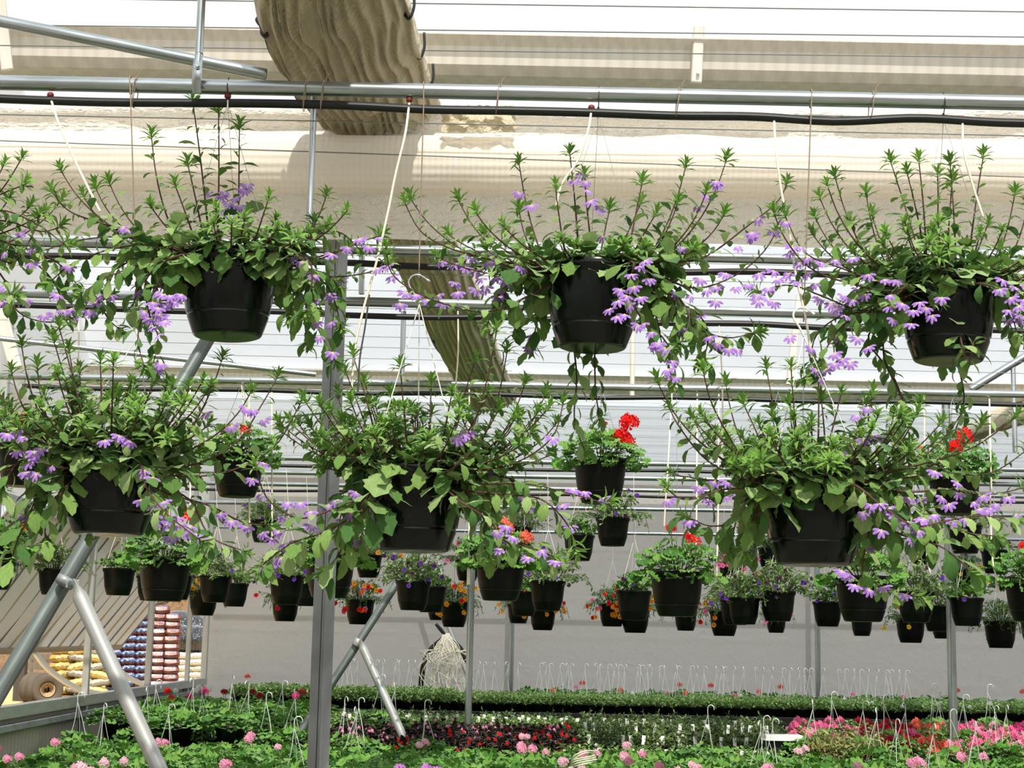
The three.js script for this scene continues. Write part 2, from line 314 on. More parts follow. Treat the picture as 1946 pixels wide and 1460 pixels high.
// ---------------------------------------------------------------- posts, struts, braces
function boltHead(p, dir, r, parent) { const g = new MB().put(fromGeo(new THREE.CylinderGeometry(r, r, r * 0.9, 6)), place(p, dir, UP)).put(fromGeo(new THREE.CylinderGeometry(r * 1.5, r * 1.5, r * 0.3, 14)), place(p.clone().sub(dir.clone().multiplyScalar(r * 0.5)), dir, UP)); return part('bolt', g.geo(true), MAT.zinc, parent); }
{ // square post under the front gutter, turned so that two faces show
  const b = at(612, 1250, 6.1), base = V(b.x, 0, -6.1), g = thing('square_post', 'thick square galvanized post standing left of centre', 'post', base);
  const turn = -0.48, ry = new THREE.Matrix4().makeRotationY(turn), up = (x, z) => V(x, (GUT - 0.06) / 2, z).applyMatrix4(ry);
  for (const [name, w, dp, x, z, mat] of [['shaft', 0.062, 0.062, 0, 0, MAT.steelPost], ['seam_strip', 0.007, 0.006, 0.018, 0.031, MAT.zincDull], ['seam_strip', 0.003, 0.003, 0.012, 0.0315, MAT.darkWire]]) { const m = part(name, boxGeo(w, GUT - 0.06, dp, 0.005), mat, g); m.rotation.y = turn; m.position.copy(up(x, z)); }
  part('base_plate', boxGeo(0.16, 0.012, 0.16), MAT.zincDull, g).position.y = 0.006;
}
[[893, 1225, 13.5, 0.029, 'slim round post behind the middle geranium basket'], [1808, 1225, 13.5, 0.037, 'round post at right below the upper right basket'], [972, 1222, 20.35, 0.034, 'round post against the grey back wall near the middle'], [1554, 1225, 20.35, 0.034, 'round post against the grey back wall on the right']].forEach(([px, py, d, r, label]) => {
  const b = at(px, py, d), g = thing('round_post', label, 'post', V(b.x, 0, -d));
  part('shaft', lathe([[0, 0], [r, 0], [r, GUT - 0.05], [0, GUT - 0.05]], 20), MAT.zinc, g);
  part('base_plate', boxGeo(r * 4, 0.012, r * 4), MAT.zincDull, g).position.y = 0.006;
});
// a round tube squashed flat at one or both ends
function squashed(a, b, r, e0, e1, hint) { return sweep([a, b], (t) => { const k = Math.max(e0 ? 1 - t / 0.07 : 0, e1 ? 1 - (1 - t) / 0.07 : 0, 0), s = Math.min(1, k * 1.4); return [r * (1 + 0.35 * s), r * (1 - 0.75 * s)]; }, 60, 18, true, hint); }
{ // long brace and its stay, front row
  const a = at(-60, 1412, 5.75), b = at(405, 628, 6.25), ax = b.clone().sub(a);
  const g = thing('diagonal_brace', 'long grey tube brace slanting up right behind lower left basket', 'brace', a);
  part('tube', tubeGeo([V(0, 0, 0), ax], (t) => 0.033 - 0.006 * t, 20, 20), MAT.braceGrey, g);
  const c = at(124, 1106, 5.87).sub(a), dir = ax.clone().normalize();
  part('clamp', tubeGeo([c.clone().addScaledVector(dir, -0.014), c.clone().addScaledVector(dir, 0.014)], 0.035, 1, 24), MAT.steelPost, g);
  const ear = at(138, 1110, 5.84).sub(a); part('clamp_ear', new MB().put(box(0.05, 0.03, 0.006), new THREE.Matrix4().makeTranslation(ear.x, ear.y, ear.z)).geo(true), MAT.steelPost, g);
  boltHead(ear.clone().add(V(-0.004, 0, 0.01)), V(0.3, 0.1, 1).normalize(), 0.008, g);
  const p0 = at(140, 1108, 5.83), p1 = at(322, 1505, 5.6);
  one('diagonal_stay', squashed(p0, p1, 0.028, true, false, V(0.9, 0.2, -0.3)).geo(), MAT.alu, 'bright silver tube with flattened top slanting down right at lower left', 'stay');
}
{ // the same pair in the second row
  const a = at(560, 1408, 13.2), b = at(812, 1020, 13.5), ax = b.clone().sub(a), g = thing('diagonal_brace', 'distant grey tube brace slanting up right behind the square post', 'brace', a);
  part('tube', tubeGeo([V(0, 0, 0), ax], 0.033, 10, 16), MAT.braceGrey, g);
  const c = at(679, 1222, 13.3).sub(a), dir = ax.clone().normalize();
  part('clamp', tubeGeo([c.clone().addScaledVector(dir, -0.03), c.clone().addScaledVector(dir, 0.03)], 0.038, 1, 20), MAT.steelPost, g);
  one('diagonal_stay', squashed(at(684, 1218, 13.2), at(768, 1405, 13.0), 0.034, true, false, V(0.9, 0.2, -0.3)).geo(), MAT.alu, 'distant silver tube stay slanting down right to the begonias', 'stay');
  one('diagonal_stay', rod(at(808, 1075, 20.2), at(952, 1450, 19.9), 0.03, 12).geo(), MAT.alu, 'far slanting stay by the back wall over the coiled hose', 'stay');
}
{ // vertical strut with a flattened, bolted foot on the front pipe
  const foot = at(375, 166, 4.37), top = at(386, -60, 4.42), g = thing('roof_strut', 'flattened strut bolted down to the front pipe at upper left', 'strut', foot);
  part('tube', squashed(V(0, 0.005, 0), top.clone().sub(foot), 0.0115, false, false).geo(), MAT.zinc, g).name = 'tube';
  part('flattened_foot', sweep([V(0, -0.02, 0.002), V(0, 0.02, 0.02), V(0.001, 0.06, 0.02), V(0.003, 0.095, 0.012)], (t) => [t < 0.45 ? 0.013 : 0.0165 - 0.005 * t, 0.004 + 0.006 * t * t], 24, 14, true, V(0, 0, 1)).geo(), MAT.zinc, g);
  boltHead(at(375, 124, 4.335).sub(foot), V(0, 0.1, 1).normalize(), 0.0065, g);
}
one('roof_brace', rod(at(-60, 28, 4.95), at(505, 142, 4.95), 0.0195, 20).geo(), MAT.zinc, 'pale round tube slanting down right at the upper left corner', 'brace');
one('roof_brace', new MB().put(beam(at(1333, -40, 5.95), at(1323, 158, 5.95), 0.042, 0.02, V(0, 0, 1)).put(fromGeo(new THREE.CylinderGeometry(0.007, 0.007, 0.012, 8)), place(at(1327, 138, 5.93), V(0, 0, 1), UP))).geo(true), MAT.gutter, 'flat vertical bar meeting the gutter at upper right', 'bar');
one('roof_brace', beam(at(-4, -30, 5.9), at(14, 134, 5.9), 0.045, 0.02, V(0, 0, 1)).geo(true), MAT.gutter, 'flat bar at the upper left corner below the slanting tube', 'bar');
one('roof_strut', rod(at(597, 180, 5.45), at(588, 415, 5.45), 0.0115, 14).geo(), MAT.zinc, 'thin vertical tube in front of the cream roll left of centre', 'strut');
one('roof_strut', rod(at(767, 592, 9.4), at(764, 712, 9.4), 0.0155, 12).geo(), MAT.zinc, 'thin vertical tube left of the long curtain bundle', 'strut');
one('roof_strut', beam(at(688, 470, 7.1), at(687, 560, 7.1), 0.027, 0.012, V(0, 0, 1)).geo(true), MAT.zinc, 'short flat strut bolted to the third pipe beside square post', 'strut');
one('roof_strut', rod(at(1203, 600, 11.8), at(1201, 760, 11.8), 0.018, 12).geo(), MAT.gutter, 'short dark tube below the upper middle pot', 'strut');
one('roof_strut', beam(at(1520, 560, 11.8), at(1500, 732, 11.8), 0.05, 0.03, V(0, 0, 1)).geo(true), MAT.gutter, 'short dark bar right of centre between the second and fourth pipes', 'strut');
one('roof_brace', rod(at(-30, 640, 8.6), at(600, 712, 8.9), 0.014, 14).geo(), MAT.zinc, 'thin tube sloping gently right behind the upper left basket', 'brace');
one('roof_brace', rod(at(1845, 740, 12.2), at(1990, 652, 12.2), 0.031, 14).geo(), MAT.zinc, 'tube slanting up right at the right edge', 'brace');
one('roof_strut', rod(at(1925, 690, 12.2), at(1929, 860, 12.2), 0.019, 12).geo(), MAT.zinc, 'thin upright tube crossing right hand curtain bundle', 'strut');
one('roof_brace', rod(at(510, 795, 11.5), at(630, 782, 11.5), 0.015, 12).geo(), MAT.zinc, 'short thin tube seen left of the post at mid height', 'brace');
one('roof_brace', beam(at(-8, 560, 9.0), at(30, 700, 9.0), 0.07, 0.03, V(0, 0, 1)).geo(true), MAT.gutter, 'pale slanting rafter at the left edge at mid height', 'rafter');

// ---------------------------------------------------------------- rolled curtain, hanging sheet, folded shade bundles
{
  const g = new MB(), nx = 300, nr = 44;
  const A = at(-150, 302, 5.82), B = at(2100, 328, 5.82).lerp(at(-150, 302, 5.82), -0.4);
  for (let i = 0; i <= nx; i++) {
    const t = i / nx, c = A.clone().lerp(B, t);
    for (let j = 0; j <= nr; j++) {
      const a = j / nr * Math.PI * 2.25 - 0.5, spiral = 0.108 + 0.006 * j / nr;
      const r = spiral + 0.006 * (noise(t * 46, j * 0.22, 64, 5) - 0.5) + 0.005 * (noise(t * 9, j * 0.1, 64, 6) - 0.5);
      g.v(c.x, c.y + Math.sin(a) * r * 1.03, c.z + Math.cos(a) * r * 0.8, t * 36, j * 0.07);
    }
  }
  for (let i = 0; i < nx; i++) for (let j = 0; j < nr; j++) { const k = i * (nr + 1) + j; g.q(k, k + 1, k + nr + 2, k + nr + 1); }
  const th = thing('rolled_curtain', 'thick cream woven curtain rolled up along the gutter', 'curtain'); part('roll', g.geo(), MAT.cream, th);
  const sh = (y0, y1, n0, n1, d, mat, name, bump) => {
    const s = new MB(), a = 280, b = 20;
    for (let i = 0; i <= a; i++) for (let j = 0; j <= b; j++) { const px = -150 + 3150 * i / a, u = j / b, p = at(px, 0, d), q0 = at(px, y0 + (n0 - y0) * i / a * 1.4, d), q1 = at(px, y1 + (n1 - y1) * i / a * 1.4, d); s.v(p.x, q0.y + (q1.y - q0.y) * u + 0.012 * (noise(i * 0.11, 3, 64, 7) - 0.5) * u, -d + bump * Math.sin(u * 7 + 0.6 * noise(i * 0.06, j * 0.2, 64, 3)) + 0.03 * (noise(i * 0.1, j * 0.16, 64, 2) - 0.5), i * 0.1, j * 0.07); }
    for (let i = 0; i < a; i++) for (let j = 0; j < b; j++) { const k = i * (b + 1) + j; s.q(k, k + b + 1, k + b + 2, k + 1); }
    part(name, s.geo(), mat, th);
  };
  sh(196, 262, 215, 285, 5.93, MAT.creamSheet, 'upper_wrap', 0.02);
  sh(345, 447, 372, 478, 5.98, MAT.creamSheet, 'lower_sheet', 0.02);
  // a torn flap of film on top of the roll right of the bundle
  const f = new MB(); for (let i = 0; i <= 20; i++) for (let j = 0; j <= 8; j++) { const q = at(838 + 140 * i / 20 + 6 * noise(j, 3, 64, 9), 198 + 50 * j / 8 + 5 * noise(i, 1, 64, 4), 5.68 + 0.05 * noise(i * 0.4, j * 0.5, 64, 8)); f.v(q.x, q.y, q.z, i * 0.04, j * 0.04); }
  for (let i = 0; i < 20; i++) for (let j = 0; j < 8; j++) { const k = i * 9 + j; f.q(k, k + 9, k + 10, k + 1); }
  one('film_flap', f.geo(), phys({ color: 0xe2d6b8, roughness: 0.5, transmission: 0.4, ior: 1.4, bumpMap: crinkle, bumpScale: 0.02 }), 'crumpled clear film flap over the roll beside the bundle', 'film');
}
// bundle of folded shade cloth hung lengthwise: left and right edges given along its run
function bundle(label, rows, mat, nFold, knots) {
  if (knots) rows.unshift([rows[0][0].clone().lerp(rows[1][0], -3.2), rows[0][1].clone().lerp(rows[1][1], -3.2), rows[0][2]]);
  const n = rows.length - 1, th = thing('curtain_bundle', label, 'shade cloth'), g = new MB(), N = 90, M = nFold * 6;
  const row = (t) => { const k = Math.min(n - 1, Math.floor(t * n)), e = t * n - k, s = e; return [rows[k][0].clone().lerp(rows[k + 1][0], s), rows[k][1].clone().lerp(rows[k + 1][1], s), rows[k][2] + (rows[k + 1][2] - rows[k][2]) * e]; };
  for (let i = 0; i <= N; i++) {
    const t = i / N, [l, r, sag] = row(t), w = r.clone().sub(l), sc = Math.abs(Math.sin(t * Math.PI * n));
    for (let j = 0; j <= M; j++) {
      const u = j / M, wob = 0.06 * Math.sin(t * 19 + u * 5) * (1 - u), f = Math.sin((u * nFold + wob * 3 + 1.2 * (noise(u * 9, t * 6, 64, 2) - 0.5)) * Math.PI * 2);
      const belly = Math.pow(Math.sin(Math.PI * Math.min(1, Math.max(0, u * 0.93 + 0.035))), 0.55);
      const y = -sag * belly * (0.75 + 0.25 * sc) + 0.013 * f + 0.008 * Math.abs(Math.sin((u * nFold * 1.7 + t * 3) * Math.PI)) + 0.02 * (noise(u * 5, t * 14, 64, 1) - 0.5);
      const p = l.clone().addScaledVector(w, u); g.v(p.x, p.y + y, p.z + 0.006 * f, t * 6, u * 1.2);
    }
    // the upper side closes the bundle
    for (let j = 0; j <= 6; j++) { const u = 1 - j / 6, p = l.clone().addScaledVector(w, u); g.v(p.x, p.y + 0.055 * Math.sin(Math.PI * u) + 0.012, p.z, t * 6, u); }
  }
  const R = M + 8; for (let i = 0; i < N; i++) for (let j = 0; j < R; j++) { const a = i * R + j, b = i * R + (j + 1) % R; g.q(a, b, b + R, a + R); }
  part('folded_cloth', g.geo(), mat, th);
  rows.forEach(([l, r, s], k) => { if (!knots || !k || k === n) return; const e = r.clone().lerp(l, 0.005); part('hanger_clip', sweep([e.clone().add(V(0.01, 0.06, 0)), e.clone().add(V(0.012, 0.0, 0)), e.clone().add(V(-0.004, -s * 0.3, 0)), e.clone().add(V(-0.02, -s * 0.15, 0))], 0.005, 14, 6).geo(), MAT.clip, th); const q = l.clone().lerp(r, 0.01); part('hanger_clip', sweep([q.clone().add(V(-0.012, 0.03, 0)), q.clone().add(V(-0.006, -s * 0.1, 0.02)), q.clone().add(V(0.02, -s * 0.4, 0.03))], (t) => 0.008 + 0.006 * Math.sin(t * 9), 14, 6).geo(), MAT.clip, th); });
  return th;
}
bundle('wide tan bundle of folded shade cloth overhead, above the front pipe', [[at(470, -70, 4.75), at(757, -70, 4.75), 0.13], [at(496, 48, 5.1), at(781, 15, 5.1), 0.13], [at(548, 140, 5.5), at(801, 92, 5.5), 0.13], [at(590, 200, 5.75), at(818, 150, 5.75), 0.12], [at(624, 232, 5.95), at(838, 205, 5.95), 0.11]], MAT.shadeCloth, 13, true);
bundle('long tan curtain bundle running back behind the hanging hook', [[at(712, 430, 8.2), at(860, 425, 8.2), 0.12], [at(752, 500, 8.9), at(884, 488, 8.9), 0.12], [at(790, 572, 9.7), at(915, 560, 9.7), 0.12], [at(822, 640, 10.7), at(936, 628, 10.7), 0.12], [at(852, 696, 11.8), at(954, 684, 11.8), 0.12], [at(890, 770, 13.0), at(982, 756, 13.0), 0.12]], MAT.shadeCloth, 11, true);
bundle('tan curtain bundle at the right edge behind the pots', [[at(1790, 836, 15.3), at(1866, 800, 15.3), 0.15], [at(1860, 812, 14.2), at(1935, 765, 14.2), 0.15], [at(1965, 780, 12.9), at(2050, 712, 12.9), 0.15]], MAT.shadeCloth, 7, false);
bundle('tan curtain bundle showing at the left edge below the fourth pipe', [[at(-60, 720, 11.2), at(-20, 716, 11.2), 0.12], [at(-45, 738, 11.8), at(42, 746, 11.8), 0.12], [at(-30, 770, 13), at(70, 778, 13), 0.12]], MAT.shadeCloth, 7, false);
{ // coil of black hose with its bunch of white drip tubes, hung on the back wall side
  const o = at(846, 1212, 18.9), g = thing('hose_coil', 'coiled black hose with a bunch of white tubes by back wall', 'hose coil', o), L = (x, y, z = 18.9) => at(x, y, z).sub(o);
  for (let k = 0; k < 3; k++) part('hose_loop', tubeGeo([L(828 + 2 * k, 1187 + k * 3), L(846, 1208), L(872 + k * 2, 1232 - k), L(888 + k * 3, 1275), L(886 + k * 2, 1330), L(846, 1372), L(806 - k * 2, 1330), L(806 - k * 3, 1275), L(820 - k * 2, 1234), L(846, 1206 + k)], 0.013, 60, 8), k === 1 ? MAT.darkWire : MAT.hose, g);
  for (let k = 0; k < 60; k++) { const a = rr(806, 892), e = rr(1240, 1345), s = rr(842, 854); part('white_tube', tubeGeo([L(s, 1204), L(s + (a - s) * 0.5 + rr(-8, 8), 1225 + rr(0, 18), 18.8), L(a + rr(-14, 14), (e + 1230) / 2, 18.75), L(a + rr(-20, 20), e, 18.75 + rr(-0.1, 0.1)), L(a + rr(-26, 26), e - rr(-15, 30), 18.72)], 0.0042, 14, 5), MAT.drip, g); }
  part('hose_end', tubeGeo([L(850, 1214), L(838, 1196), L(828, 1186)], 0.017, 8, 8), MAT.hose, g);
}

// ---------------------------------------------------------------- the open side vent and what stands outside
{
  const e0 = at(-190, 1242, 11.4), e1 = at(228, 1228, 19.5), h0 = V(lx(-11.4) - 0.03, 2.42, -11.4), h1 = V(lx(-19.5) - 0.03, 2.42, -19.5);
  const o = h1.clone(), th = thing('side_vent', 'open slanted side vent panel with ribs outside the left wall', 'vent', o), L = (p) => p.clone().sub(o);
  const ribTan = std({ color: 0xc4b89e, roughness: 0.7 });
  const n = e1.clone().sub(e0).cross(h0.clone().sub(e0)).normalize(); if (n.x < 0) n.negate();
  const s = new MB(); const c = [e0, e1, h1, h0].map(L); for (const q of c) s.v(q.x, q.y, q.z, q.x, q.z); for (const q of c) s.v(q.x + n.x * 0.008, q.y + n.y * 0.008, q.z + n.z * 0.008, q.x, q.z); s.q(0, 1, 2, 3); s.q(7, 6, 5, 4);
  part('panel', s.geo(true), phys({ color: 0xe8e6e2, roughness: 1, transmission: 0.5, ior: 1.3 }), th);
  for (let k = 0; k <= 17; k++) { const t = k / 17, a = L(e0.clone().lerp(e1, t)), b = L(h0.clone().lerp(h1, t)); part('rib', beam(a.addScaledVector(n, 0.014), b.addScaledVector(n, 0.014), k % 2 ? 0.022 : 0.034, 0.014, n).geo(true), k % 2 ? MAT.zincDull : ribTan, th); }
  part('edge_rail', beam(L(e0), L(e1), 0.05, 0.07, n).geo(true), std({ color: 0xb8a68c, roughness: 0.65, map: streak }), th);
}
// curved white tubes springing from the wall outside
[[[68, 1242], [85, 1265], [115, 1290], [150, 1310], [200, 1322], 15.2], [[222, 1270], [240, 1285], [265, 1298], [290, 1306], [306, 1308], 17.3]].forEach(([...p], k) => { const d = p.pop(); one('vent_arc', tubeGeo(p.map(([a, b]) => at(a, b, d)), 0.028, 24, 10), MAT.whiteWire, k ? 'curved white tube before the red and blue bags' : 'curved white tube arching over the tyres outside', 'tube'); });
function bagShape(l, h, w, sag, colA, colB, colC) {               // a stuffed bag with printed bands; length on x
  const s = new MB(), n = 14, m = 14;
  for (let i = 0; i <= n; i++) for (let j = 0; j <= m; j++) {
    const u = i / n * 2 - 1, a = j / m * Math.PI * 2, e = Math.pow(Math.max(0, 1 - Math.pow(Math.abs(u), 5)), 0.42);
    const ca = Math.cos(a), sa = Math.sin(a), q = 0.62, x = u * l / 2, y = Math.sign(sa) * Math.pow(Math.abs(sa), q) * h / 2 * e, z = Math.sign(ca) * Math.pow(Math.abs(ca), q) * w / 2 * (0.86 + 0.14 * e);
    const band = j % 7 < 2 ? colB : j % 7 === 3 && i % 5 ? colC : colA;
    s.v(x, y + sag * u * u * -0.02 + 0.008 * Math.sin(i * 2.1 + j), z + 0.012 * Math.sin(i * 1.3 + j * 2), i / n, j / m, band);
  }
  for (let i = 0; i < n; i++) for (let j = 0; j < m; j++) { const k = i * (m + 1) + j; s.q(k, k + 1, k + m + 2, k + m + 1); }
  return s.geo();
}
const lin = (h) => { const c = new THREE.Color(h); return [c.r, c.g, c.b]; };
const bagMat = phys({ color: 0xffffff, vertexColors: true, roughness: 0.4, clearcoat: 0.35, clearcoatRoughness: 0.3, bumpMap: crinkle, bumpScale: 0.03 });
const bagMatMatt = std({ color: 0xffffff, vertexColors: true, roughness: 0.6 });
const ZO = 34, SC = ZO / F;                                       // metres per pixel out there
const gy = (px, z) => -0.12 + 0.3;                                // yard level out there
function pallet(label, px, z, w, dpt) {
  const b = at(px, 1300, z), g = thing('wooden_pallet', label, 'pallet', V(b.x, gy(), -z)), wood = std({ color: 0x8a7350, roughness: 0.85, map: streak });
  for (let k = 0; k < 6; k++) part('board', boxGeo(w, 0.025, dpt / 9), wood, g).position.set(0, 0.125, -dpt / 2 + dpt * (k + 0.5) / 6);
  for (const x of [-1, 0, 1]) part('bearer', boxGeo(0.09, 0.1, dpt), wood, g).position.set(x * (w / 2 - 0.05), 0.055, 0);
  return b;
}
// the red, white and blue stack: three bags across the front, one end-on at the right
const RB = bagShape(0.52, 0.185, 0.42, 1, lin(0x5e261c), lin(0x3c5a86), lin(0x8e949c)), RB2 = bagShape(0.5, 0.185, 0.42, 1, lin(0x662c20), lin(0x58261c), lin(0x526482));
{
  const z = 34; pallet('wooden pallet under the red and blue bags', 276, z, 1.5, 1.1);
  const cols = [222, 250, 277, 303, 326];
  const colName = ['leftmost', 'second', 'middle', 'fourth', 'rightmost'];
  cols.forEach((px, c) => {
    const nl = c === 0 ? 9 : c === 1 ? 10 : c === 4 ? 11 : 12;
    for (let k = 0; k < nl; k++) {
      const b = at(px, 1300, z), m = one('soil_bag', c > 2 ? RB2 : RB, bagMat, `glossy maroon and blue soil bag, ${colName[c]} column, ${ord(k)} from the ground`, 'bag', 'maroon and blue bags stacked outside');
      m.position.set(b.x + rr(-0.015, 0.015), gy() + 0.22 + k * 0.152, -z + 0.25 + rr(-0.02, 0.02)); m.rotation.set(rr(-0.05, 0.05), (c > 2 ? Math.PI / 2 : 0) + rr(-0.06, 0.06) + (c > 2 ? 0.3 : 0.25), rr(-0.05, 0.05)); m.scale.set(0.82, 0.95, 0.82);
    }
  });
}
{ // yellow bags in criss-cross layers
  const z = 33, YB = bagShape(0.75, 0.2, 0.42, 1, lin(0xa88a34), lin(0xb0a06c), lin(0x8a867e)), GB = bagShape(0.75, 0.18, 0.42, 1, lin(0x84817a), lin(0x98948a), lin(0x947a3a));
  pallet('wooden pallet under the yellow and grey bags', 165, z, 1.2, 1.1);
  for (let c = 0; c < 3; c++) for (let k = 0; k < 6; k++) {
    const b = at(124 + 33 * c, 1300, z), grey = (c + k) % 2 && c > 0, m = one('soil_bag', grey ? GB : YB, bagMatMatt, `${grey ? 'grey' : 'yellow'} soil bag, ${['left', 'middle', 'right'][c]} column of the crisscross stack, ${ord(k)} from ground`, 'bag', 'yellow and grey bags stacked outside');
    m.position.set(b.x, gy() + 0.24 + k * 0.16, -z + 0.2 + rr(-0.02, 0.02)); m.rotation.set(0, rr(-0.1, 0.1) + (c === 0 ? 0.9 : 0.1), (c === 0 ? 0 : (k % 2 ? 0.22 : -0.2))); m.scale.set(0.72, 0.95, 0.72);
  }
}
{ // white bags and black film-wrapped loads behind them
  const z = 37, WB = bagShape(0.7, 0.2, 0.42, 1, lin(0xb4b09c), lin(0xbebbac), lin(0x8a9298));
  for (let c = 0; c < 2; c++) for (let k = 0; k < 7; k++) { const b = at(347 + 27 * c, 1300, z), m = one('soil_bag', WB, bagMatMatt, `cream white soil bag, ${c ? 'right' : 'left'} column beside the maroon stack, ${ord(k)} from ground`, 'bag', 'cream bags stacked outside'); m.position.set(b.x, gy() + 0.08 + k * 0.14, -z + rr(-0.03, 0.03)); m.rotation.set(0, rr(-0.2, 0.2), rr(-0.06, 0.06)); m.scale.set(0.62, 0.78, 0.62); }
  const film = phys({ color: 0x2c3036, roughness: 0.22, clearcoat: 0.8, bumpMap: crinkle, bumpScale: 0.06 });
  [[363, 1216, 72, 54, 37.4, 'lower glossy black wrapped load on the cream bags'], [330, 1238, 130, 150, 39.5, 'big glossy black wrapped load standing behind maroon bags']].forEach(([px, py, w, h, d, label]) => {
    const s = new MB(), n = 24, m = 16, ww = w * d / F, hh = h * d / F;
    for (let i = 0; i <= n; i++) for (let j = 0; j <= m; j++) { const u = i / n * 2 - 1, a = j / m * Math.PI * 2, e = Math.pow(Math.max(0, 1 - u ** 6), 0.4), k = 1 + 0.1 * (noise(i * 0.7, j * 0.9, 16, 3) - 0.5); s.v(u * ww / 2, Math.sign(Math.sin(a)) * Math.pow(Math.abs(Math.sin(a)), 0.5) * hh / 2 * e * k, Math.cos(a) * 0.5 * e * k, i / n * 2, j / m * 2); }
    for (let i = 0; i < n; i++) for (let j = 0; j < m; j++) { const k = i * (m + 1) + j; s.q(k, k + 1, k + m + 2, k + m + 1); }
    const o = one('wrapped_load', s.geo(), film, label, 'load'); o.position.copy(at(px, py, d));
  });
}
{ // three tyres in a row, standing, nearest one turned to the camera
  const rub = std({ color: 0x5c5348, roughness: 0.9, map: mottle }), dust = std({ color: 0xb39a78, roughness: 0.95, map: mottle }), z = 31.5;
  [[64, 0, 'leftmost worn tyre standing outside'], [79, 0.12, 'middle worn tyre standing outside'], [99, 0.3, 'rightmost worn tyre showing its dusty hub outside']].forEach(([px, dz, label], k) => {
    const R = 0.29 + (k === 2 ? 0.0 : 0.01), b = at(px, 1300, z), g = thing('tyre', label, 'tyre', V(b.x, gy() + R, -z + dz), 'worn tyres on the yard');
    const prof = [[R * 0.52, -0.08], [R * 0.6, -0.11], [R * 0.85, -0.12], [R * 0.96, -0.1], [R, -0.06], [R * 0.985, -0.03], [R, 0], [R * 0.985, 0.03], [R, 0.06], [R * 0.96, 0.1], [R * 0.85, 0.12], [R * 0.6, 0.11], [R * 0.52, 0.08]];
    const t = part('carcass', lathe(prof, 36), rub, g); t.rotation.x = Math.PI / 2;
    const h = part('rim', lathe([[R * 0.53, -0.07], [R * 0.5, 0.07], [R * 0.42, 0.06], [R * 0.36, 0.0], [R * 0.3, -0.05], [R * 0.2, -0.05]], 28), dust, g); h.rotation.x = Math.PI / 2;
    g.rotation.y = k === 2 ? 0.42 : 1.05;
  });
}
{ // timber crate of horizontal boards behind the tyres and a dark post by the wall
  const z = 33.6, b = at(78, 1300, z), wood = std({ color: 0x6f665a, roughness: 0.9, map: streak }), g = thing('slatted_crate', 'grey slatted timber crate behind the tyres', 'crate', V(b.x, gy(), -z));
  for (let k = 0; k < 5; k++) part('slat', boxGeo(0.62, 0.13, 0.03), wood, g).position.set(0, 0.12 + k * 0.19, 0.3);
  for (const x of [-0.3, 0.3]) for (const q of [-0.25, 0.27]) part('corner_post', boxGeo(0.06, 1.0, 0.06), wood, g).position.set(x, 0.5, q);
  const c = at(38, 1300, 32); one('timber_post', new MB().put(box(0.2, 1.1, 0.2), new THREE.Matrix4().makeTranslation(c.x, gy() + 0.55, -32)).geo(true), std({ color: 0x4b443c, roughness: 0.9, map: streak }), 'dark squat timber post left of the tyres outside', 'post');
}
{ // brown bank beyond the yard
  const s = new MB(), n = 70, m = 8; for (let i = 0; i <= n; i++) for (let j = 0; j <= m; j++) { const x = -24 + 30 * i / n, t = j / m; s.v(x, 0.1 + 3.0 * t + 0.8 * (noise(i * 0.5, j * 0.6, 64, 2) - 0.5) * t, -46 - 7 * t + 1.2 * noise(i * 0.7, j, 64, 5), x / 2, t * 4); }
  for (let i = 0; i < n; i++) for (let j = 0; j < m; j++) { const k = i * (m + 1) + j; s.q(k, k + m + 1, k + m + 2, k + 1); }
  tag(part('bank_outside', s.geo(), std({ color: 0x8a6b4c, roughness: 1, map: mottle, bumpMap: crinkle, bumpScale: 0.2 })), null, null, null, 'structure');
}

// ---------------------------------------------------------------- leaves and flowers: shared shapes
const leafTex = tex(64, (x, y) => { const m = Math.abs(x - 0.5), rib = Math.max(0, 1 - m * 34), side = Math.max(0, Math.sin((y * 7 - m * 5) * 6.28) - 0.86) * 2.2; const k = 0.86 + 0.14 * noise(x * 6, y * 6, 6, 2) + 0.2 * rib + 0.12 * side; return [k, k, k * 0.96]; }, true);
const leafMat = (h, t = 0.3) => phys({ color: h, roughness: 1, transmission: t, ior: 1.35, map: leafTex, specularIntensity: 0.7 });
const LEAF = [0x769a50, 0x88aa5e, 0x628a46, 0x9fbc7c, 0x507a40].map((h) => leafMat(h, 0.32));
const LEAF_TIP = [0x78a848, 0x88b656].map((h) => leafMat(h, 0.32));
const LEAF_MIX = leafMat(0xffffff, 0.32); LEAF_MIX.vertexColors = true;
function leafShape(L, Wd, { n = 7, teeth = 0, curl = 0.8, fold = 0.25, peak = 0.6, twist = 0, stalk = 0.15 } = {}) {
  const s = new MB(); let y = 0, z = 0, a = 0; const rows = [];
  for (let k = 0; k <= n; k++) {
    const t = k / n; let w = t < stalk ? 0.1 : Math.pow(Math.sin(Math.PI * Math.pow((t - stalk) / (1 - stalk) * 0.97 + 0.03, Math.log(0.5) / Math.log(peak))), 0.85);
    if (teeth && t > 0.4 && k < n) w *= k % 2 ? 1 + teeth : 1 - teeth;
    if (k === n) w = 0.04;
    w *= Wd / 2; const tw = twist * t;
    if (k) { a = curl * (t - 0.2); y += L / n * Math.cos(a); z -= L / n * Math.sin(a); }
    const lift = fold * w * (1 + 0.4 * Math.sin(k * 2.3));
    rows.push([s.v(-w * Math.cos(tw), y - (teeth && k % 2 ? -0.012 * L : 0), z + lift - w * Math.sin(tw), 0, t), s.v(0, y, z, 0.5, t), s.v(w * Math.cos(tw), y + (teeth && k % 2 ? 0.012 * L : 0), z + lift + w * Math.sin(tw), 1, t)]);
  }
  for (let k = 0; k < n; k++) for (const e of [0, 1]) s.q(rows[k][e], rows[k][e + 1], rows[k + 1][e + 1], rows[k + 1][e]);
  return s;
}
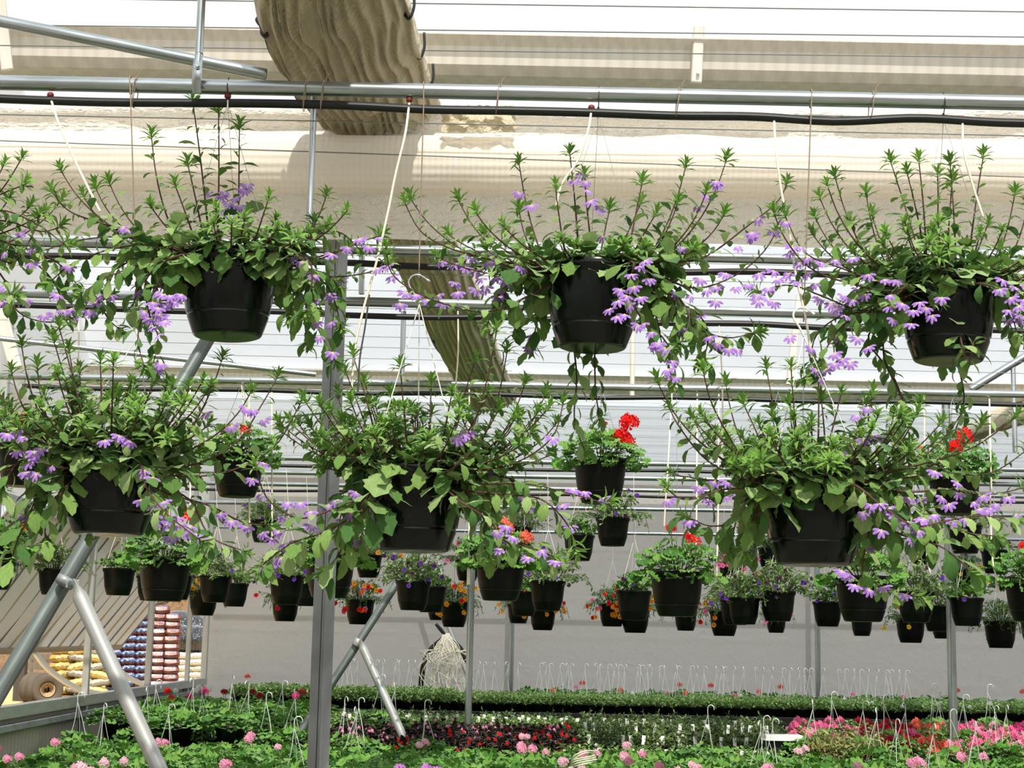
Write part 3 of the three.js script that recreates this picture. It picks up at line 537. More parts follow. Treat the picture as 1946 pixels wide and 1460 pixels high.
const BIG = [0.5, 0.9, 1.3, 0.2].map((c, k) => leafShape(1, 0.43 + 0.05 * k, { n: 13, teeth: 0.1, curl: c, fold: 0.18, peak: 0.66, twist: (k - 1.5) * 0.3, stalk: 0.2 }));
const MID = [0.6, 1.1, 1.6, 0.3].map((c, k) => leafShape(1, 0.42, { n: 8, teeth: k % 2 ? 0.12 : 0.04, curl: c, fold: 0.22, peak: 0.58, twist: (k - 1.5) * 0.25, stalk: 0.1 }));
const NAR = [0.5, 1.2, 1.9].map((c) => leafShape(1, 0.2, { n: 6, curl: c, fold: 0.3, peak: 0.5, stalk: 0 }));
const kindOf = (S) => ({ S, G: S.map((s) => s.geo()) }), BIGK = kindOf(BIG), MIDK = kindOf(MID), NARK = kindOf(NAR);
const tipShape = [0, 1, 2].map((v) => {                             // leafy tuft at a shoot's end, about 1 high
  const s = new MB();
  for (let k = 0; k < 15; k++) { const a = k * 2.4 + v, lean = 0.15 + 1.15 * Math.pow(k / 15, 0.8) + 0.1 * Math.sin(k * 7 + v), d = V(Math.sin(lean) * Math.cos(a), Math.cos(lean), Math.sin(lean) * Math.sin(a)); s.put(NAR[k % 3 === 2 && lean > 0.9 ? 1 : 0], place(V(0, 0.42 - 0.42 * k / 15, 0), d, UP, V(0.85, 0.62 + 0.35 * (k / 15), 1).multiplyScalar(0.95))); }
  return s;
});
const tipGeo = tipShape.map((s) => s.geo());
function fanFlower(v) {                                            // five petals all on one side, pale throat
  const s = new MB(), P = [0.38, 0.18, 0.62], Q = [0.48, 0.28, 0.72], Y = [0.85, 0.7, 0.3], Wt = [0.75, 0.62, 0.82];
  for (let k = 0; k < 5; k++) {
    const a = (k - 2) * (0.62 + 0.04 * v) + 0.06 * Math.sin(k * 3 + v), L = (k === 2 ? 1.05 : 1) * (0.95 + 0.06 * Math.sin(k * 5 + v * 2)), w = 0.17, c = Math.cos(a), e = Math.sin(a);
    const at2 = (x, y, z, col) => s.v(x * c + y * e, -(y * c - x * e), z, x, y, col);
    const r = [[0.02, 0.05, Wt], [0.5 * w + 0.03, 0.35, Q], [w, 0.66, P], [w * 0.75, 0.88, Q], [0.03, 1, P]], id = [];
    for (const [hw, t, col] of r) { const z = 0.16 * Math.sin(t * 2.2) - 0.22 * t * t * (1 + 0.4 * Math.sin(v + k)); id.push([at2(-hw, t * L, z - hw * 0.25, col), at2(0, t * L * (t > 0.8 && t < 0.95 ? 1.02 : 1), z + 0.02, t < 0.1 ? Y : col), at2(hw, t * L, z - hw * 0.25, col)]); }
    for (let j = 0; j < 4; j++) for (const q of [0, 1]) s.q(id[j][q], id[j][q + 1], id[j + 1][q + 1], id[j + 1][q]);
  }
  for (let k = 0; k < 6; k++) { const a = k / 6 * 6.283; s.v(0.09 * Math.cos(a), 0.09 * Math.sin(a), 0.05, 0, 0, Y); } const o = s.p.length / 3 - 6, ctr = s.v(0, 0, 0.12, 0, 0, Y); for (let k = 0; k < 6; k++) s.f(ctr, o + k, o + (k + 1) % 6);
  const tube = sweep([V(0, 0.02, 0.02), V(0, 0.14, -0.12), V(0, 0.2, -0.3)], 0.05, 4, 5, false); s.put(tube, null, [0.45, 0.5, 0.25]);
  return s;
}
const FAN = [0, 1, 2].map((v) => fanFlower(v).geo());
const petalMat = phys({ color: 0xffffff, vertexColors: true, roughness: 1, transmission: 0.3, ior: 1.3 });

// the flower pot: flared, with a saucer groove low down and a rolled rim; 0.24 high at scale 1
const POT = lathe([[0, 0.002], [0.088, 0], [0.096, 0.003], [0.1, 0.008], [0.117, 0.056], [0.1175, 0.06], [0.1155, 0.061], [0.1165, 0.066], [0.121, 0.07], [0.131, 0.13], [0.1375, 0.2], [0.1385, 0.212], [0.145, 0.216], [0.1475, 0.226], [0.1455, 0.239], [0.141, 0.24], [0.136, 0.232], [0.134, 0.2]], 56);
const POT_LOW = lathe([[0, 0], [0.096, 0], [0.1, 0.006], [0.117, 0.058], [0.115, 0.061], [0.121, 0.068], [0.136, 0.2], [0.146, 0.217], [0.147, 0.236], [0.138, 0.238], [0.133, 0.2]], 24);
const SOIL = lathe([[0, 0.216], [0.06, 0.214], [0.11, 0.21], [0.136, 0.206]], 28);

function bez(a, b, c, t) { const u = 1 - t; return V(a.x * u * u + 2 * b.x * u * t + c.x * t * t, a.y * u * u + 2 * b.y * u * t + c.y * t * t, a.z * u * u + 2 * b.z * u * t + c.z * t * t); }

// one flowering basket. stems: lists of pixels [x, y] from the crown outwards (one = only its tip), with options
function fanBasket(o) {
  const base = at(o.x, o.bot, o.d), g = thing('flower_basket', o.label, 'hanging basket', base, o.group ?? 'lavender fan flower baskets'), s = (o.s ?? 1) * 0.96;
  const L = (p) => p.clone().sub(base);
  const pot = part('pot', POT, MAT.pot, g); pot.scale.setScalar(s); pot.rotation.set(o.tilt?.[0] ?? 0, 0, o.tilt?.[1] ?? 0);
  part('soil', SOIL, MAT.soil, g).scale.setScalar(s);
  const topY = 0.212 * s, fol = new MB(), LT = LEAF.map((m) => m.color.toArray());
  let budget = 300, nf = 0;
  const addLeaf = (parent, set, p, dir, hint, size, mats = LEAF) => {
    const v = Math.floor(rnd() * set.S.length), wv = rr(0.85, 1.15);
    if (budget-- > 0) { const m = part('leaf', set.G[v], pick(mats), parent); m.matrix.copy(place(p, dir, hint, V(size * wv, size, size))); m.matrix.decompose(m.position, m.quaternion, m.scale); } else fol.put(set.S[v], place(p, dir, hint, V(size * wv, size, size)), pick(LT));
  };
  const addFlower = (parent, p, size = 0.024, face) => {
    const m = part('flower', pick(FAN), petalMat, parent); nf++;
    const f = face ?? V(rr(-0.7, 0.7), rr(0.05, 0.75), rr(0.45, 1)).normalize(), up = UP.clone().addScaledVector(V(rr(-1, 1), 0, 0), 0.5);
    const y = up.clone().addScaledVector(f, -up.dot(f)).normalize(), x = y.clone().cross(f); m.matrix.makeBasis(x, y, f).scale(V(size, size, size)).setPosition(p); m.matrix.decompose(m.position, m.quaternion, m.scale);
  };
  // crown leaves, broad and toothed, some hanging over the rim
  for (let k = 0; k < (o.crown ?? 40) * 1.7; k++) {
    const a = k * 2.4 + rr(-0.3, 0.3), out = rr(0.03, 0.13) * s, lift = rr(-0.25, 0.8), c = Math.cos(a), e = Math.sin(a);
    addLeaf(g, BIGK, V(c * out, topY + rr(0.0, 0.05), e * out), V(c, lift, e).normalize(), V(-c * 0.2, 1, 0.25), rr(0.07, 0.115));
  }
  for (const [a, len, px] of o.over ?? []) { const c = Math.sin(a), e = Math.cos(a); addLeaf(g, BIGK, V(c * 0.138, topY + 0.03, e * 0.138), V(c * 0.55, -0.8, e * 0.55), V(c, 0.6, e + 0.4), len); }
  const addStem = (pts, opt = {}) => {
    const curve = new THREE.CatmullRomCurve3(pts, false, 'centripetal'), len = curve.getLength(), st = part('stem', tubeGeo(pts, (t) => (opt.r ?? 0.0034) * (1 - 0.55 * t), Math.max(8, Math.round(len / 0.025)), 6, false), opt.green ? MAT.greenStem : MAT.stem, g);
    const step = opt.step ?? 0.018, n = Math.max(2, Math.floor(len / step)); let ang = rr(0, 6);
    for (let k = 1; k <= n; k++) {
      const t = Math.min(0.97, (k - rr(0, 0.5)) / n); if (t < (opt.bare ?? 0.12)) continue;
      const p = curve.getPointAt(t), T = curve.getTangentAt(t); ang += 2.4;
      const side = V(Math.cos(ang), 0, Math.sin(ang)); side.addScaledVector(T, -side.dot(T)).normalize();
      const isTop = t > 0.72, dir = side.clone().addScaledVector(T, isTop ? 0.55 : 0.3).add(V(0, opt.droop ? -0.5 : 0.05, 0)).normalize();
      if (isTop && !opt.droop) addLeaf(st, rnd() < 0.6 ? NARK : MIDK, p, dir, V(0, 1, 0.2), rr(0.03, 0.042), LEAF_TIP);
      else addLeaf(st, t < 0.35 ? BIGK : MIDK, p, dir, V(rr(-0.2, 0.2), 1, rr(0, 0.5)), (t < 0.35 ? rr(0.06, 0.1) : rr(0.042, 0.07)) * (opt.ls ?? 1));
      if (k % 2 && t > 0.3 && rnd() < 0.5) { const sd = V(-side.x, 0.6, -side.z).normalize(); addLeaf(st, NARK, p, sd.addScaledVector(T, 0.5).normalize(), UP, rr(0.022, 0.036), LEAF_TIP); }
      if (opt.fl && t > opt.fl[0] && t < opt.fl[1] && rnd() < opt.fl[2]) { const m = opt.fl[3] ?? 1; for (let c = 0; c < m; c++) { const d2 = V(rr(-1, 1), rr(-0.3, 1), rr(0.1, 1)).normalize(); addFlower(st, p.clone().addScaledVector(d2, rr(0.012, 0.03))); } }
    }
    if (!opt.notip) { const p = pts[pts.length - 1], T = curve.getTangentAt(1), sz = opt.tip ?? rr(0.044, 0.058), m = part('shoot_tip', pick(tipGeo), pick(LEAF_TIP), st); m.matrix.copy(place(p.clone().addScaledVector(T, -0.45 * sz), T.clone().add(V(0, opt.droop ? 0 : 0.5, 0)).normalize(), V(0.3, 0, 1), sz)); m.matrix.decompose(m.position, m.quaternion, m.scale); }
    for (const [dx, dy] of opt.at ?? []) { const p = L(at(dx, dy, o.d - (opt.front ?? 0.1) - rr(0.0, 0.05))); addFlower(st, p, 0.0245); }
    return st;
  };
  for (const [tip, opt] of o.stems) {
    const dz = opt.dz ?? rr(-0.16, 0.16), n = tip.length; let pts;
    if (n === 1) {
      const E = L(at(tip[0][0], tip[0][1], o.d + dz)), b0 = V(Math.max(-0.09, Math.min(0.09, E.x * 0.45 + rr(-0.03, 0.03))), topY, Math.max(-0.08, Math.min(0.09, E.z * 0.4 + rr(-0.03, 0.03))));
      const h = E.y - topY, wide = Math.abs(E.x - b0.x) > 0.12;
      const c = V(b0.x + (E.x - b0.x) * (wide ? 0.72 : 0.45) + rr(-0.012, 0.012), topY + Math.max(h * (wide ? 0.22 : 0.5), 0.03), b0.z + (E.z - b0.z) * 0.7);
      pts = [0, 0.2, 0.4, 0.6, 0.8, 1].map((t) => bez(b0, c, E, t));
    } else {
      pts = tip.map(([x, y], k) => L(at(x, y, o.d + dz * (k / (n - 1)) - (opt.front ?? 0.1))));
      pts.unshift(V(Math.max(-0.08, Math.min(0.08, pts[0].x * 0.5)), topY, 0.02));
    }
    addStem(pts, opt);
  }
  // filler stems
  for (let k = 0; k < (o.fill ?? 10) * 2.5; k++) {
    const a = rr(0, 6.283), r = rr(0.1, (o.fillR ?? 0.26) + 0.09), h = rr(0.02, o.fillH ?? 0.18), b0 = V(Math.cos(a) * 0.06, topY, Math.sin(a) * 0.06), E = V(Math.cos(a) * r, topY + h, Math.sin(a) * r * 0.8), c = V(Math.cos(a) * r * 0.7, topY + h * 0.25, Math.sin(a) * r * 0.55);
    addStem([0, 0.33, 0.66, 1].map((t) => bez(b0, c, E, t)), { ls: 1.1, fl: o.fillFl });
  }
  for (let k = 0; k < (o.hang ?? 5) * 2.2; k++) {
    const a = rr(0, 6.283), r = rr(0.17, 0.3), d = rr(0.02, 0.19), b0 = V(Math.cos(a) * 0.08, topY, Math.sin(a) * 0.08), c1 = V(Math.cos(a) * r, topY + 0.04, Math.sin(a) * r * 0.9), E = V(Math.cos(a) * (r + 0.03), topY - d, Math.sin(a) * r);
    if (Math.sin(a) > 0.45 && Math.abs(Math.cos(a)) < 0.8) continue;
    addStem([0, 0.33, 0.66, 1].map((t) => bez(b0, c1, E, t)), { droop: true, ls: 1.2, fl: [0.5, 1, 0.3, 1] });
  }
  if (fol.i.length) tag(part('foliage', fol.geo(), LEAF_MIX, g), null, null, null, 'stuff');
  // hanger wires
  const hk = L(at(o.hook[0], o.hook[1], o.hook[2] ?? o.d)), hw = part('hanger', (() => { const m = new MB(); for (let k = 0; k < 3; k++) { const a = 0.5 + k * 2.094, e = V(Math.cos(a) * 0.145 * s, 0.228 * s, Math.sin(a) * 0.145 * s); m.put(sweep([hk, hk.clone().lerp(e, 0.5).multiplyScalar(1.0), e, e.clone().add(V(0, -0.012, 0))], o.thin ? 0.0008 : 0.0015, 10, 5)); } return m; })().geo(), o.thin ? MAT.wire : MAT.whiteWire, g);
  if (o.thin) {
    const pp = L(pipeAt(0, o.hook[0], 0)), m = new MB();
    m.put(sweep([hk, hk.clone().add(V(0, 0.012, 0)), V(hk.x, pp.y - 0.01, pp.z + 0.024), V(hk.x, pp.y + 0.024, pp.z + 0.006), V(hk.x, pp.y + 0.03, pp.z - 0.004)], 0.0016, 14, 5));
    part('hanger_hook', m.geo(), MAT.darkWire, g);
    part('hanger_clip', new MB().put(box(0.006, 0.024, 0.006, 0.001), new THREE.Matrix4().makeTranslation(hk.x, hk.y + 0.008, hk.z)).geo(true), MAT.clip, g);
  }
  return { g, base, hk, L };
}

const tips = (...a) => a.map((p) => [[p], {}]);
const upFl = (a, f) => [[a], { fl: f }];
fanBasket({
  label: 'upper left fan flower basket, glossy dark pot with tall upright shoots', x: 432, bot: 641, d: 4.4, hook: [433, 196], thin: true, tilt: [0, 0.02], fill: 14, fillH: 0.12, hang: 4, over: [[0.05, 0.1], [-0.55, 0.085], [0.75, 0.1], [1.1, 0.09]],
  stems: [...tips([365, 185], [455, 235], [287, 252], [355, 305], [512, 372], [622, 366], [660, 400], [598, 418], [545, 440], [112, 318], [205, 342], [178, 350], [155, 368], [470, 405], [330, 345]),
    [[[415, 205]], { at: [[400, 365], [420, 372], [435, 385], [450, 375], [462, 360], [470, 350], [428, 395], [440, 410], [425, 365], [455, 390]], front: 0.0 }],
    [[[520, 455], [580, 490], [640, 478], [700, 455], [728, 448]], { at: [[631, 483], [683, 454], [700, 468], [722, 452], [575, 497], [660, 470]] }],
    [[[560, 500], [620, 525], [700, 518], [742, 500]], { at: [[740, 505]] }],
    [[[550, 480], [592, 540], [600, 610], [622, 660], [640, 692]], { droop: 1, at: [[600, 612], [608, 640], [632, 670]] }],
    [[[535, 480], [560, 530], [548, 610]], { droop: 1, ls: 1.4 }], [[[520, 470], [590, 500], [580, 600]], { droop: 1, ls: 1.3 }],
    [[[345, 480], [250, 452], [160, 455], [70, 480]], { at: [[235, 432], [245, 438], [60, 470]] }],
    [[[340, 485], [278, 530], [285, 600], [300, 640], [288, 705]], { droop: 1, front: 0.18, at: [[310, 560], [290, 575], [300, 585], [320, 580], [305, 600], [332, 572], [275, 592], [312, 612], [295, 622], [305, 636], [302, 598], [322, 562], [345, 560], [300, 555], [286, 606], [298, 700], [306, 690]] }],
    [[[330, 490], [240, 500], [185, 550], [205, 605], [232, 630]], { droop: 1, at: [[180, 575], [186, 560], [230, 520], [210, 560], [170, 590]] }], [[[345, 500], [290, 560], [262, 640], [275, 700]], { droop: 1 }], [[[330, 470], [230, 470], [140, 500], [90, 540]], { droop: 1, at: [[130, 505]] }], [[[335, 475], [210, 430], [130, 400], [95, 360]], {}], [[[340, 490], [220, 520], [150, 560]], { droop: 1, ls: 1.2 }], [[[545, 470], [640, 440], [690, 480]], {}]],
});
fanBasket({
  label: 'fan flower basket mostly out of view at far left, arms reaching in', x: -255, bot: 628, d: 4.4, hook: [-255, 185], thin: true, fill: 12, fillR: 0.36, hang: 4,
  stems: [...tips([45, 295], [10, 308], [-25, 330], [62, 388], [22, 372], [88, 402], [120, 378]),
    [[[-110, 470], [0, 520], [32, 590], [85, 612], [150, 600], [212, 560]], { droop: 1, at: [[85, 598], [105, 597], [120, 590], [135, 587], [150, 600], [5, 565], [10, 545], [50, 570]] }],
    [[[-100, 440], [40, 470], [110, 500], [150, 545]], { droop: 1 }], [[[-90, 430], [10, 420], [80, 440], [120, 430]], {}], [[[-90, 440], [-10, 400], [60, 420], [130, 470]], {}], [[[-100, 460], [0, 470], [90, 520], [130, 600]], { droop: 1, at: [[60, 500], [110, 560]] }], [[[-90, 420], [0, 370], [50, 350]], {}], [[[-100, 480], [-20, 560], [30, 560]], { droop: 1, at: [[12, 560], [3, 575], [40, 545]] }], [[[-90, 430], [20, 500], [60, 450], [75, 410]], { at: [[10, 480], [40, 440]] }]],
});
fanBasket({
  label: 'upper middle fan flower basket with flower cluster over pot front', x: 1125, bot: 663, d: 4.4, hook: [1137, 216], thin: true, tilt: [0, -0.02], fill: 14, fillH: 0.12, hang: 4, over: [[-0.7, 0.09], [-0.45, 0.075], [1.25, 0.1]],
  stems: [...tips([985, 303], [1055, 350], [985, 392], [1222, 340], [1305, 310], [1220, 382], [1345, 358], [1290, 380], [1160, 392], [868, 375], [900, 398], [848, 443], [776, 372], [1250, 402], [1380, 402]),
    [[[1082, 285]], { front: 0, at: [[1090, 342], [1112, 345], [1122, 382], [1142, 395], [1115, 362], [985, 365], [1010, 390], [1145, 450], [1105, 330]] }], [[[1110, 328]], {}],
    [[[1383, 297]], { at: [[1360, 345], [1345, 372], [1328, 392], [1362, 350]], front: 0 }],
    [[[1010, 520], [920, 490], [850, 470], [800, 440], [766, 380]], {}],
    [[[1015, 510], [950, 522], [880, 508], [826, 488]], { at: [[840, 497], [862, 503], [885, 508], [905, 515], [930, 497], [990, 508], [925, 545], [865, 537], [905, 550], [945, 527], [962, 532], [975, 512], [895, 490], [915, 530]] }],
    [[[1010, 560], [930, 592], [860, 582], [790, 555], [745, 520], [732, 470]], { at: [[770, 555], [790, 560], [812, 570], [835, 560], [870, 555], [745, 525], [720, 510], [760, 577], [842, 575]] }],
    [[[1240, 500], [1330, 492], [1420, 430], [1480, 380], [1497, 345]], { at: [[1430, 452], [1442, 415], [1428, 442], [1300, 470], [1400, 470]] }],
    [[[1240, 520], [1320, 548], [1400, 522], [1450, 480], [1476, 440]], { at: [[1345, 552], [1362, 545], [1395, 547], [1332, 530], [1420, 540], [1442, 520], [1470, 515], [1310, 562], [1380, 520]] }],
    [[[1240, 560], [1300, 612], [1380, 642], [1442, 630]], { droop: 1, at: [[1365, 652], [1385, 662], [1400, 665], [1360, 572], [1440, 572], [1460, 570], [1350, 640], [1330, 600]] }],
    [[[1205, 500], [1196, 545], [1215, 600], [1262, 645], [1282, 690], [1280, 730]], { droop: 1, front: 0.2, at: [[1180, 550], [1200, 522], [1190, 562], [1216, 565], [1197, 580], [1160, 587], [1172, 602], [1187, 598], [1212, 617], [1215, 507], [1232, 530], [1226, 496], [1252, 652], [1264, 662], [1276, 686], [1270, 702], [1281, 716], [1245, 657], [1226, 615], [1240, 632], [1175, 572], [1205, 545]] }],
    [[[1090, 630], [1096, 720], [1092, 800], [1112, 860]], { droop: 1, front: -0.1 }], [[[1130, 640], [1132, 740], [1140, 800]], { droop: 1, front: -0.12 }], [[[1250, 560], [1330, 600], [1345, 650], [1332, 690]], { droop: 1, ls: 1.3 }], [[[1260, 540], [1310, 600], [1290, 660]], { droop: 1, ls: 1.3 }]],
});
fanBasket({
  label: 'upper right fan flower basket with many upright shoots at right', x: 1802, bot: 688, d: 4.4, hook: [1793, 228], thin: true, tilt: [0, -0.02], fill: 18, fillH: 0.16, hang: 5, over: [[-0.25, 0.09]], crown: 38,
  stems: [...tips([1690, 300], [1745, 298], [1805, 303], [1870, 290], [1782, 325], [1722, 322], [1810, 337], [1930, 362], [1585, 330], [1570, 347], [1555, 370], [1545, 407], [1540, 440], [1645, 362], [1655, 402], [1880, 420], [1955, 382], [1615, 420]),
    [[[1700, 555], [1620, 540], [1540, 510], [1490, 450], [1468, 398]], { at: [[1495, 422], [1470, 440], [1520, 470], [1505, 470]] }], [[[1700, 545], [1600, 510], [1530, 480], [1488, 402]], { at: [[1560, 500], [1535, 490]] }],
    [[[1710, 570], [1640, 590], [1560, 562], [1500, 542], [1430, 557]], { at: [[1515, 535], [1550, 540], [1555, 566], [1580, 577], [1600, 560], [1590, 586], [1480, 530], [1500, 520], [1620, 570], [1642, 560], [1535, 520], [1520, 500], [1500, 482], [1550, 500], [1586, 495], [1620, 492], [1650, 522], [1440, 560], [1460, 548], [1470, 575], [1605, 600]] }],
    [[[1720, 545], [1690, 570], [1730, 592], [1790, 572]], { front: 0.2, at: [[1690, 562], [1715, 577], [1735, 590], [1760, 585], [1772, 600], [1732, 616], [1692, 582], [1790, 566], [1696, 606], [1680, 532], [1702, 532], [1748, 575]] }],
    [[[1870, 540], [1920, 560], [1942, 592], [1985, 602]], { front: 0.2, at: [[1905, 532], [1930, 547], [1920, 566], [1936, 582], [1946, 570], [1941, 600], [1915, 590], [1900, 550], [1950, 545]] }],
    [[[1700, 590], [1650, 640], [1700, 720], [1722, 800], [1702, 860]], { droop: 1, front: -0.05 }], [[[1690, 600], [1680, 680], [1712, 760], [1690, 830]], { droop: 1, front: -0.1 }],
    [[[1690, 575], [1600, 620], [1560, 680], [1530, 722]], { droop: 1, at: [[1586, 690], [1570, 702], [1600, 682], [1550, 702], [1650, 660], [1630, 642], [1562, 720], [1615, 690], [1585, 672]] }],
    [[[1820, 680], [1832, 760], [1815, 822]], { droop: 1, front: -0.1 }], [[[1840, 690], [1850, 650], [1845, 655]], { droop: 1, front: 0.16 }], [[[1690, 590], [1600, 600], [1550, 640], [1540, 700]], { droop: 1, at: [[1500, 640], [1540, 660]] }]],
});
const LOWHOOK = { hookD: [258, 612], hookE: [797, 578], hookF: [1528, 640] };
fanBasket({
  label: 'lower left fan flower basket, its dense leaves nearly hiding the pot', x: 205, bot: 1017, d: 4.35, hook: [263, 640, 4.35], fill: 26, fillH: 0.24, fillR: 0.3, hang: 6, crown: 42, over: [[0.2, 0.11], [-0.3, 0.1], [0.7, 0.1], [-0.8, 0.11]],
  stems: [...tips([40, 650], [100, 640], [110, 615], [190, 680], [425, 675], [360, 730], [300, 702], [150, 700], [480, 740], [250, 722], [20, 700], [400, 742], [335, 762], [70, 690], [130, 660], [220, 740], [280, 760]),
    [[[300, 890], [380, 880], [450, 840], [500, 765], [530, 712]], { at: [[393, 785], [440, 809], [470, 775], [503, 796], [480, 780]] }], [[[300, 900], [420, 900], [520, 850], [576, 758]], { at: [[480, 910], [500, 880]] }],
    [[[120, 890], [60, 870], [20, 830], [-10, 780]], { front: 0.15, at: [[65, 858], [78, 853], [55, 880], [50, 897], [15, 825], [46, 831], [100, 886], [30, 820], [62, 868], [70, 900]] }],
    [[[230, 880], [240, 845], [215, 790], [205, 760]], { front: 0.2, at: [[226, 828], [236, 836], [247, 838], [200, 837]] }],
    [[[270, 890], [280, 930], [310, 970], [345, 1000], [385, 1030]], { droop: 1, front: 0.22, at: [[275, 895], [290, 908], [268, 950], [296, 960], [311, 954], [300, 980], [321, 985], [336, 984], [341, 1000], [356, 1012], [326, 1020], [376, 1015], [386, 1026], [300, 992], [318, 1000], [362, 1000]] }],
    [[[300, 930], [400, 962], [460, 992], [520, 1000]], { droop: 1, at: [[470, 1000], [500, 1012], [440, 990], [420, 975], [530, 1010]] }], [[[110, 910], [70, 960], [40, 1010], [20, 1070]], { droop: 1, ls: 1.7 }], [[[130, 920], [90, 980], [85, 1040]], { droop: 1, ls: 1.6 }], [[[300, 920], [360, 950], [400, 1020], [470, 1050]], { droop: 1 }]],
});
fanBasket({
  label: 'lower middle fan flower basket with light green leaves, hung on a hook', x: 787, bot: 1049, d: 4.35, hook: [797, 578, 4.35], fill: 30, fillH: 0.2, fillR: 0.3, hang: 6, crown: 46, over: [[0.1, 0.09], [-0.5, 0.12], [0.45, 0.11], [0.95, 0.1]],
  stems: [...tips([945, 622], [965, 660], [905, 680], [668, 668], [760, 690], [820, 722], [690, 722], [1000, 722], [655, 702], [1040, 742], [620, 782], [600, 832], [700, 762], [860, 742], [930, 742], [1060, 802], [565, 802], [780, 772], [740, 742], [880, 772], [985, 782], [640, 742]),
    [[[860, 890], [900, 850], [880, 800], [870, 760]], { front: 0.2, at: [[881, 826], [871, 833], [890, 820]] }], [[[880, 900], [980, 880], [1050, 830], [1072, 760]], { at: [[1050, 832], [1020, 965]] }],
    [[[720, 930], [640, 965], [570, 985], [510, 950], [482, 880]], { front: 0.12, at: [[499, 939], [548, 956], [572, 956], [591, 973], [624, 960], [641, 951], [677, 936], [668, 977], [543, 984], [593, 999]] }],
    [[[720, 950], [620, 1010], [550, 1035], [490, 1082]], { droop: 1, ls: 1.4, at: [[516, 1023], [562, 1028], [545, 1033], [523, 1066], [500, 1076], [535, 1060], [512, 1080]] }],
    [[[870, 950], [930, 990], [962, 1030], [1010, 1042], [1062, 1062]], { droop: 1, front: 0.2, at: [[945, 1010], [952, 1044], [974, 1020], [1005, 1060], [1029, 1047], [1057, 1067], [962, 1000]] }],
    [[[870, 930], [960, 940], [1030, 950], [1080, 1000], [1095, 1050]], { droop: 1, at: [[1020, 965], [1068, 960], [1085, 1000]] }], [[[880, 920], [1000, 920], [1090, 940], [1160, 960]], { at: [[1110, 935], [1090, 930], [1150, 945]] }], [[[700, 940], [670, 1000], [640, 1060], [610, 1090]], { droop: 1, ls: 1.5 }], [[[880, 930], [925, 1000], [930, 1060]], { droop: 1, ls: 1.4 }]],
});
fanBasket({
  label: 'lower right fan flower basket with broad pale leaves over the pot', x: 1547, bot: 1075, d: 4.3, hook: [1528, 640, 4.3], fill: 28, fillH: 0.2, fillR: 0.3, hang: 6, crown: 46, s: 1.04, over: [[0.12, 0.12], [-0.2, 0.09], [0.5, 0.11], [-0.8, 0.1], [0.8, 0.11]],
  stems: [...tips([1245, 718], [1378, 722], [1455, 692], [1503, 692], [1555, 702], [1410, 762], [1320, 802], [1600, 742], [1650, 762], [1700, 782], [1750, 762], [1500, 762], [1560, 752], [1440, 802], [1640, 802], [1830, 782], [1870, 802]),
    [[[1450, 920], [1350, 880], [1290, 810], [1270, 772]], {}], [[[1440, 910], [1380, 820], [1350, 760], [1335, 700]], {}],
    [[[1600, 900], [1650, 850], [1650, 790], [1660, 740]], { front: 0.15, at: [[1650, 775], [1630, 790], [1660, 830], [1640, 833], [1672, 828], [1632, 887], [1600, 860]] }],
    [[[1630, 925], [1680, 965], [1740, 1000], [1800, 990], [1860, 980], [1935, 990]], { front: 0.22, droop: 1, at: [[1641, 974], [1672, 958], [1697, 979], [1700, 993], [1675, 1008], [1725, 992], [1745, 1008], [1730, 1024], [1752, 988], [1773, 979], [1803, 958], [1812, 988], [1832, 985], [1862, 967], [1930, 979], [1655, 960], [1690, 965]] }],
    [[[1640, 915], [1720, 935], [1800, 930], [1880, 940], [1955, 925]], { front: 0.15, at: [[1892, 958], [1869, 942], [1819, 917], [1777, 896], [1825, 937], [1790, 945], [1850, 955], [1915, 945], [1875, 970]] }],
    [[[1460, 930], [1380, 930], [1300, 950], [1262, 925]], { at: [[1358, 915], [1380, 915], [1385, 943], [1345, 950], [1310, 990], [1270, 950], [1330, 925]] }],
    [[[1650, 1000], [1640, 1085], [1690, 1122], [1755, 1135]], { droop: 1, front: 0.1, at: [[1610, 1092], [1625, 1112], [1680, 1115], [1652, 1120], [1722, 1130], [1600, 1085]] }],
    [[[1450, 940], [1400, 990], [1350, 1000], [1300, 980]], { droop: 1, ls: 1.4 }], [[[1460, 950], [1425, 1000], [1418, 1050]], { droop: 1, ls: 1.5 }], [[[1640, 940], [1700, 1010], [1790, 1040], [1850, 1090]], { droop: 1, ls: 1.5 }], [[[1640, 930], [1740, 960], [1830, 1010], [1900, 1020]], { droop: 1, ls: 1.3 }], [[[1640, 910], [1760, 880], [1850, 850], [1935, 790]], {}], [[[1640, 920], [1790, 900], [1880, 900], [1960, 850]], {}]],
});
